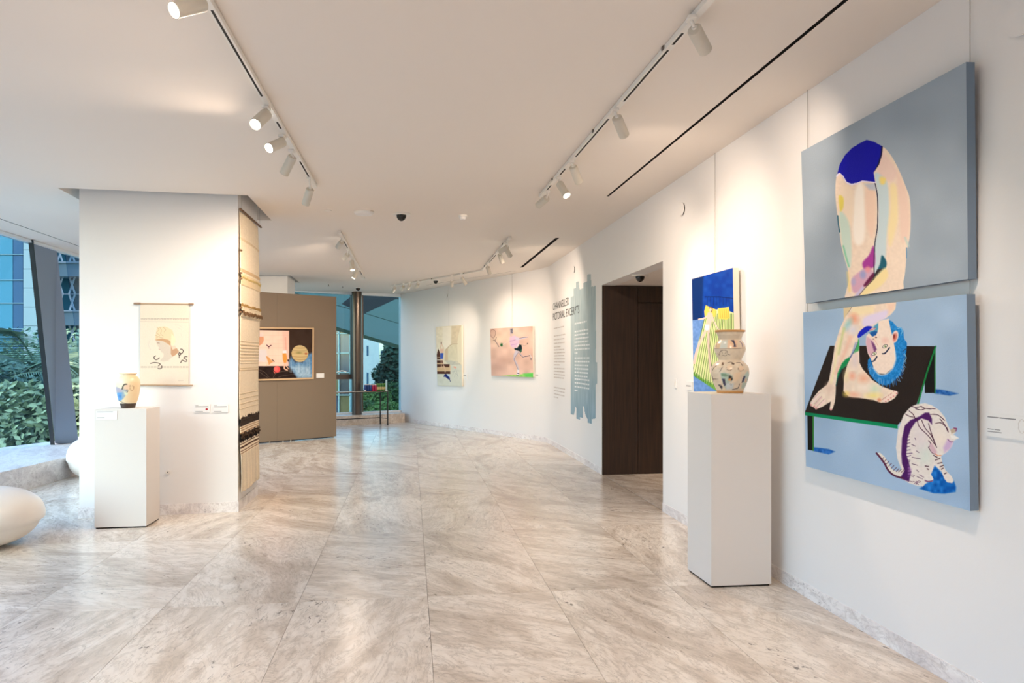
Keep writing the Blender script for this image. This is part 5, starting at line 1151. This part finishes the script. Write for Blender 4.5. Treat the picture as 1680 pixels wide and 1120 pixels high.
# ================================================================== OUTSIDE
GZ = -5.0
struct(MB().box((-90, -30, GZ-.2), (150, 0, 0), (0, 160, 0), (0, 0, .2)), 'ground', mat('outdoor_ground', (96, 110, 90), .9))
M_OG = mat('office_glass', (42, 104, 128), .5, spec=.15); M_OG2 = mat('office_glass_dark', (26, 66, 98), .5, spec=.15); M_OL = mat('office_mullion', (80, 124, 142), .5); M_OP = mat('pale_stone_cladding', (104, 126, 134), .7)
def facade_part(nm, x0, x1, py0, py1, y, dep, m, parent):
    a = at(x0, py1, y); b = at(x1, py0, y); return MB().box((a.x, y, a.z), (b.x-a.x, 0, 0), (0, dep, 0), (0, 0, b.z-a.z)).build(nm, m, parent)
YO = 42
t = thing('office_building', 'blue glass office building with a pale stone strip beyond the left window', 'building', (at(-60, 600, YO).x, YO+4, GZ))
a = at(-330, 600, YO); b = at(61, 600, YO+.4); b2 = at(58, 600, YO+8)
MB().prism([Vector((a.x, YO+.4, GZ)), Vector((b.x, YO+.4, GZ)), Vector((b2.x, YO+8, GZ)), Vector((a.x, YO+8, GZ))], (0, 0, 24-GZ)).build('body', M_OG2, t)
rows = [339, 378, 417, 459, 497, 539, 580, 622, 664]
colx = [-330, -270, -210, -150, -90, -30, 21, 38]
for r0, r1 in zip(rows[:-1], rows[1:]):
    for c0_, c1_ in zip(colx[:-1], colx[1:]):
        facade_part('glass_panel', c0_+.6, c1_-.2, r0+.6, r1-.6, YO, .3, M_OG2 if (c1_ == 38 and r0 < 560) else M_OG, t)
for r0 in rows: facade_part('mullion', -330, 38, r0-.5, r0+.5, YO-.08, .4, M_OL, t)
for k in range(12): facade_part('cladding_panel', 38.5, 61.5, 285+k*31.2+.3, 285+(k+1)*31.2-.3, YO-.5, .9, M_OP, t)
YB = 52
M_TEAL = mat('teal_facade_glass', (50, 104, 120), .6, spec=.1); M_BAND = mat('pale_balcony_band', (140, 172, 182), .7); M_LAT = mat('white_lattice', (184, 206, 214), .6)  # even teal for the body of the lattice building
t = thing('lattice_building', 'pale building with balcony bands and white diamond lattice beyond the left window', 'building', (at(110, 600, YB).x, YB+4, GZ))
a = at(72, 600, YB); b = at(260, 600, YB)
MB().box((a.x, YB+1.2, GZ), (b.x-a.x, 0, 0), (0, 8, 0), (0, 0, 22-GZ)).build('body', M_TEAL, t)
for y0 in (351, 431, 511, 591, 671):
    facade_part('balcony_band', 72, 260, y0, y0+22, YB-.2, 1.4, M_BAND, t); facade_part('ledge', 72, 260, y0-2.4, y0, YB-.35, 1.5, M_LAT, t)
    mb = MB()
    for k in range(9):
        for s in (0, 1):
            for h_ in (0, 1):
                xx = 74+k*20; p0_ = at(xx+(10 if s ^ h_ else 0)+(10 if h_ else 0)*0, y0+22+h_*29, YB+.3); p1_ = at(xx+(0 if s ^ h_ else 10), y0+22+(h_+1)*29, YB+.3)
                mb.cyl(p0_, p1_, .032, n=5, cap=False); q0_ = Vector(p0_); q1_ = Vector(p1_); dx = at(xx+10, 0, YB).x-at(xx, 0, YB).x
                mb.cyl(Vector((2*at(xx+10, 0, YB).x-q0_.x, q0_.y, q0_.z)), Vector((2*at(xx+10, 0, YB).x-q1_.x, q1_.y, q1_.z)), .032, n=5, cap=False)
    mb.build('lattice', M_LAT, t)
    facade_part('rail', 72, 260, y0+51-.5, y0+51+.5, YB+.2, .1, M_LAT, t)

M_LEAF = [mat('palm_green_%d' % i, c, .6) for i, c in enumerate(((84, 116, 96), (58, 90, 78), (110, 134, 106)))]
M_TRUNK = mat('palm_trunk', (98, 88, 76), .9)
def frond_mesh(L, n=44):
    mb = MB(); pts = []
    for k in range(n+1):
        s = k/n; pts.append(Vector((L*s*(1-.18*s*s), 0, L*(.38*s-.62*s*s))))
    mb.tube(pts[::3], .02, 4)
    for k in range(2, n+1):
        s = k/n; p = pts[k]; ll = L*.34*math.sin(math.pi*min(1, .12+s*.86))+.06
        for sd in (-1, 1):
            d = Vector((.55, sd*.8, -.28-.35*s)).normalized(); w_ = Vector((.018, 0, 0)); q = p+d*ll
            mb.add([p-w_, p+w_, q*1+Vector((0, 0, -.06))], [(0, 1, 2)])
    me = bpy.data.meshes.new('frond'); me.from_pydata([tuple(v) for v in mb.v], [], mb.f); me.update(); return me
fm = [frond_mesh(L) for L in (2.2, 2.8, 1.7)]
for m_, l_ in zip(fm, M_LEAF): m_.materials.append(l_)
def palm(px, py, y, label, kind, n=18, sc=1.0):
    top = at(px, py, y); t = thing('palm_tree', label, 'palm', (top.x, top.y, GZ), 'palms outside the left window')
    MB().cyl((top.x, top.y, GZ), top, .2*sc, .13*sc, n=12).build('trunk', M_TRUNK, t)
    for k in range(n):
        o = bpy.data.objects.new('frond', fm[(kind+k) % 3]); C.objects.link(o); o.parent = t; o.location = (0, 0, top.z-GZ-.05)
        o.rotation_euler = (0, random.uniform(-.75, .35), k*2.4+random.uniform(-.3, .3)); o.scale = (sc,)*3
palm(10, 640, 15.5, 'palm with broad crown at the left edge of the left window', 0, 20, 1.0)
palm(62, 612, 18, 'taller palm seen against the pale stone strip', 1, 20, 1.0)
palm(70, 668, 14.2, 'palm crown close to the dark window bar', 2, 18, .8)
palm(28, 690, 13.2, 'low palm crown just above the marble bench', 1, 18, .75)
palm(-40, 660, 14.5, 'palm mostly outside the left window edge', 0, 16, .9)
palm(112, 660, 20, 'distant palm behind the leaning grey column', 1, 14, .9)
def leaf_cloud(mb, c, rad, n, ls, seed):
    r_ = random.Random(seed)
    for _ in range(n):
        while True:
            v = Vector((r_.uniform(-1, 1), r_.uniform(-1, 1), r_.uniform(-1, 1)))
            if .55 < v.length < 1: break
        b_ = 1+.18*math.sin(v.x*7+seed)*math.sin(v.y*6)*math.cos(v.z*8); p = Vector(c)+Vector((v.x*rad[0], v.y*rad[1], v.z*rad[2]))*b_
        d = Vector((r_.gauss(0, 1), r_.gauss(0, 1), r_.gauss(0, .6))).normalized()*ls; s = d.orthogonal().normalized()*ls*.45
        mb.add([p-d, p+s, p+d, p-s], [(0, 1, 2, 3)])
def tree(label, px, py, y, rx, rz, m, n, ls, seed, name='leafy_tree', cat='tree', grp='trees outside the back window'):
    c = at(px, py, y); t = thing(name, label, cat, (c.x, c.y, GZ), grp); mb = MB()
    leaf_cloud(mb, c, (rx, rx*.8, rz), n, ls, seed)
    for k in range(5):
        a_ = k*1.3+seed; leaf_cloud(mb, c+Vector((math.cos(a_)*rx*.6, math.sin(a_)*rx*.5, math.sin(a_*2)*rz*.5)), (rx*.5, rx*.5, rz*.45), n//5, ls, seed+k+1)
    mb.build('foliage', m, t, kind='stuff'); MB().cyl((c.x, c.y, GZ), c, .18, .08, n=10).build('trunk', M_TRUNK, t)
for i, (px, py, y, rx, rz) in enumerate(((0, 700, 13.5, 1.5, 1.0), (48, 712, 12.8, 1.1, .9), (85, 640, 21, 2.0, 1.8), (-60, 690, 15, 1.8, 1.4))):
    tree(('low dense shrub at the left edge under the palms', 'low dense shrub between the palms and the dark window bar', 'round green tree behind the palms near the grey column', 'shrub outside the left picture edge')[i], px, py, y, rx, rz, M_LEAF[(i+1) % 3], 3200, .085, 30+i, 'shrub' if i != 2 else 'leafy_tree', 'shrub' if i != 2 else 'tree', 'greenery outside the left window')
M_DKG = mat('dark_conifer_green', (26, 64, 56), .7); M_MDG = mat('mid_leaf_green', (48, 84, 48), .6); M_BRG = mat('fresh_leaf_green', (72, 108, 54), .6)
tree('tall dark tree beside the far wall end outside the back window', 664, 600, 36, 1.15, 2.2, M_DKG, 2600, .16, 3)
tree('dark tree top behind the pale balcony building', 650, 640, 40, 1.3, 1.6, M_DKG, 1800, .16, 5)
tree('bright green bush low behind the console table legs', 612, 662, 25, .62, .5, M_BRG, 1500, .07, 8, 'shrub', 'shrub')
tree('mid green bush at the right below the tall dark tree', 646, 655, 26, .70, .62, M_MDG, 1700, .08, 11, 'shrub', 'shrub')
tree('small green bush by the window mullion foot', 600, 672, 24, .4, .3, M_MDG, 900, .06, 13, 'shrub', 'shrub')
tree('low green bush under the right window pane', 628, 676, 24, .6, .35, M_BRG, 1200, .07, 17, 'shrub', 'shrub')
# white house with balconies right of the round column
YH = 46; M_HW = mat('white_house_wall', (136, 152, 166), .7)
t = thing('apartment_house', 'white apartment house with balconies right of the round column outside', 'building', (at(612, 600, YH).x, YH+3, GZ))
def hb(nm, x0, x1, y0, y1, y, d, m): return facade_part(nm, x0, x1, y0, y1, y, d, m, t)
a = at(594, 0, YH); b = at(622, 0, YH); zt_ = at(0, 545, YH).z
b2 = at(621, 0, YH+5)
MB().prism([Vector((a.x, YH, GZ)), Vector((b.x, YH, GZ)), Vector((b2.x, YH+5, GZ)), Vector((a.x, YH+5, GZ))], (0, 0, zt_-GZ)).build('body', M_HW, t)
for y0, y1 in ((567, 583), (611, 630)): hb('window', 601.5, 604, y0, y1, YH-.05, .1, M_OG2)
a = at(622, 0, YH+1); b = at(640, 0, YH+1); zt2 = at(0, 575, YH).z
b2 = at(639, 0, YH+6)
MB().prism([Vector((a.x+.1, YH+1, GZ)), Vector((b.x, YH+1, GZ)), Vector((b2.x, YH+6, GZ)), Vector((a.x+.1, YH+6, GZ))], (0, 0, zt2-GZ)).build('wing', M_HW, t)
for k in range(4):
    y0 = 582+k*17; hb('balcony', 623, 636.5, y0+5, y0+9, YH-.6, 1.4, M_HW); hb('window', 625, 633, y0-5, y0+4, YH+.9, .1, M_OG2)
for x in (611, 620): hb('window', x, x+2, 642, 645, YH-.05, .1, M_OG2)
# dark block with white window grid left of the round column
YK = 30; t = thing('window_grid_building', 'dark building with white glazing bars left of the round column outside', 'building', (at(566, 600, YK).x, YK+3, GZ))
a = at(500, 0, YK); b = at(574, 0, YK+.2); b2 = at(572, 0, YK+5); MB().prism([Vector((a.x, YK+.2, GZ)), Vector((b.x, YK+.2, GZ)), Vector((b2.x, YK+5, GZ)), Vector((a.x-1.5, YK+5, GZ))], (0, 0, at(0, 541, YK).z-GZ)).build('body', mat('dark_facade', (44, 46, 54), .5), t)
gl = [mat('grid_pane_%d' % i, c, .2, spec=.7) for i, c in enumerate(((92, 88, 66), (40, 62, 92), (26, 48, 80), (58, 62, 74)))]
xs_ = [500, 512, 524, 536, 555.8, 574]; ys_ = [541, 547, 579, 611, 648, 690]
for i in range(5):
    for j in range(5): facade_part('pane', xs_[i]+.7, xs_[i+1]-.7, ys_[j]+.7, ys_[j+1]-.7, YK, .12, gl[(i*3+j) % 4], t)
for x in xs_: facade_part('glazing_bar', x-.7, x+.7, 541, 700, YK-.1, .25, M_BAND, t)
for y in ys_: facade_part('glazing_bar', 500, 575, y-.7, y+.7, YK-.1, .25, M_BAND, t)
# sloping overhang of this same tower seen through the upper part of the back window
M_SOF = mat('teal_soffit_panel', (78, 98, 88), .5); 
t = thing('overhang', 'sloping teal panelled overhang with dark seams above the back window view', 'overhang', at(600, 500, 23))
def sl(x0, ya, x1, yb, x2, yc, x3, yd, nm, m, y0=19.5, y1=24.5, off=0):
    fy = lambda x, yy: y0+(y1-y0)*(x-470)/250+.034*(ln(x, 536)-yy)*(-1 if False else 1)
    P_ = [at(x0, ya, fy(x0, ya)), at(x1, yb, fy(x1, yb)), at(x2, yc, fy(x2, yc)), at(x3, yd, fy(x3, yd))]
    n_ = (P_[1]-P_[0]).cross(P_[3]-P_[0])
    n_ = n_.normalized()*.12*(1 if n_.y > 0 else -1)
    MB().add(P_+[p+n_ for p in P_], [(0, 1, 2, 3), (7, 6, 5, 4), (0, 4, 5, 1), (1, 5, 6, 2), (2, 6, 7, 3), (3, 7, 4, 0)]).build(nm, m, t)
def ln(px, c0, s=.292): return c0+s*(px-552)
for xa, xb in ((470, 596), (597, 720)):
    sl(xa, ln(xa, 536), xb, ln(xb, 536), xb, ln(xb, 501), xa, ln(xa, 501), 'soffit_panel', M_SOF)
    sl(xa, ln(xa, 500), xb, ln(xb, 500), xb, ln(xb, 461.5), xa, ln(xa, 461.5), 'soffit_panel', M_SOF)
    sl(xa, ln(xa, 459), xb, ln(xb, 459), xb, ln(xb, 425), xa, ln(xa, 425), 'soffit_panel', M_SOF)
sl(470, ln(470, 535), 720, ln(720, 535), 720, ln(720, 427), 470, ln(470, 427), 'backing', M_DARK, 20.1, 25.1)

# corridor lamp
def ceiling_light(label, p, power, size, spot=90, col=WARM):
    t = thing('downlight', label, 'lamp', p, 'recessed downlights'); p = Vector(p)
    MB().cyl(p, p-Z*.008, .05, n=24).build('bezel', M_WHITE, t); MB().cyl(p-Z*.008, p-Z*.0095, .036, n=20).build('lens', M_LENS, t)
    ld = bpy.data.lights.new('beam', 'SPOT'); ld.energy = power; ld.color = col; ld.spot_size = math.radians(spot); ld.spot_blend = .8; ld.shadow_soft_size = .05
    lo = bpy.data.objects.new('beam', ld); C.objects.link(lo); lo.parent = t; lo.location = (0, 0, -.03)
pc = (cn+cp)/2+V*1.5; ceiling_light('downlight deep inside the dark wooden recess', (pc.x+.3, pc.y+.6, 2.403), 40, .1, col=(1, .7, .45))
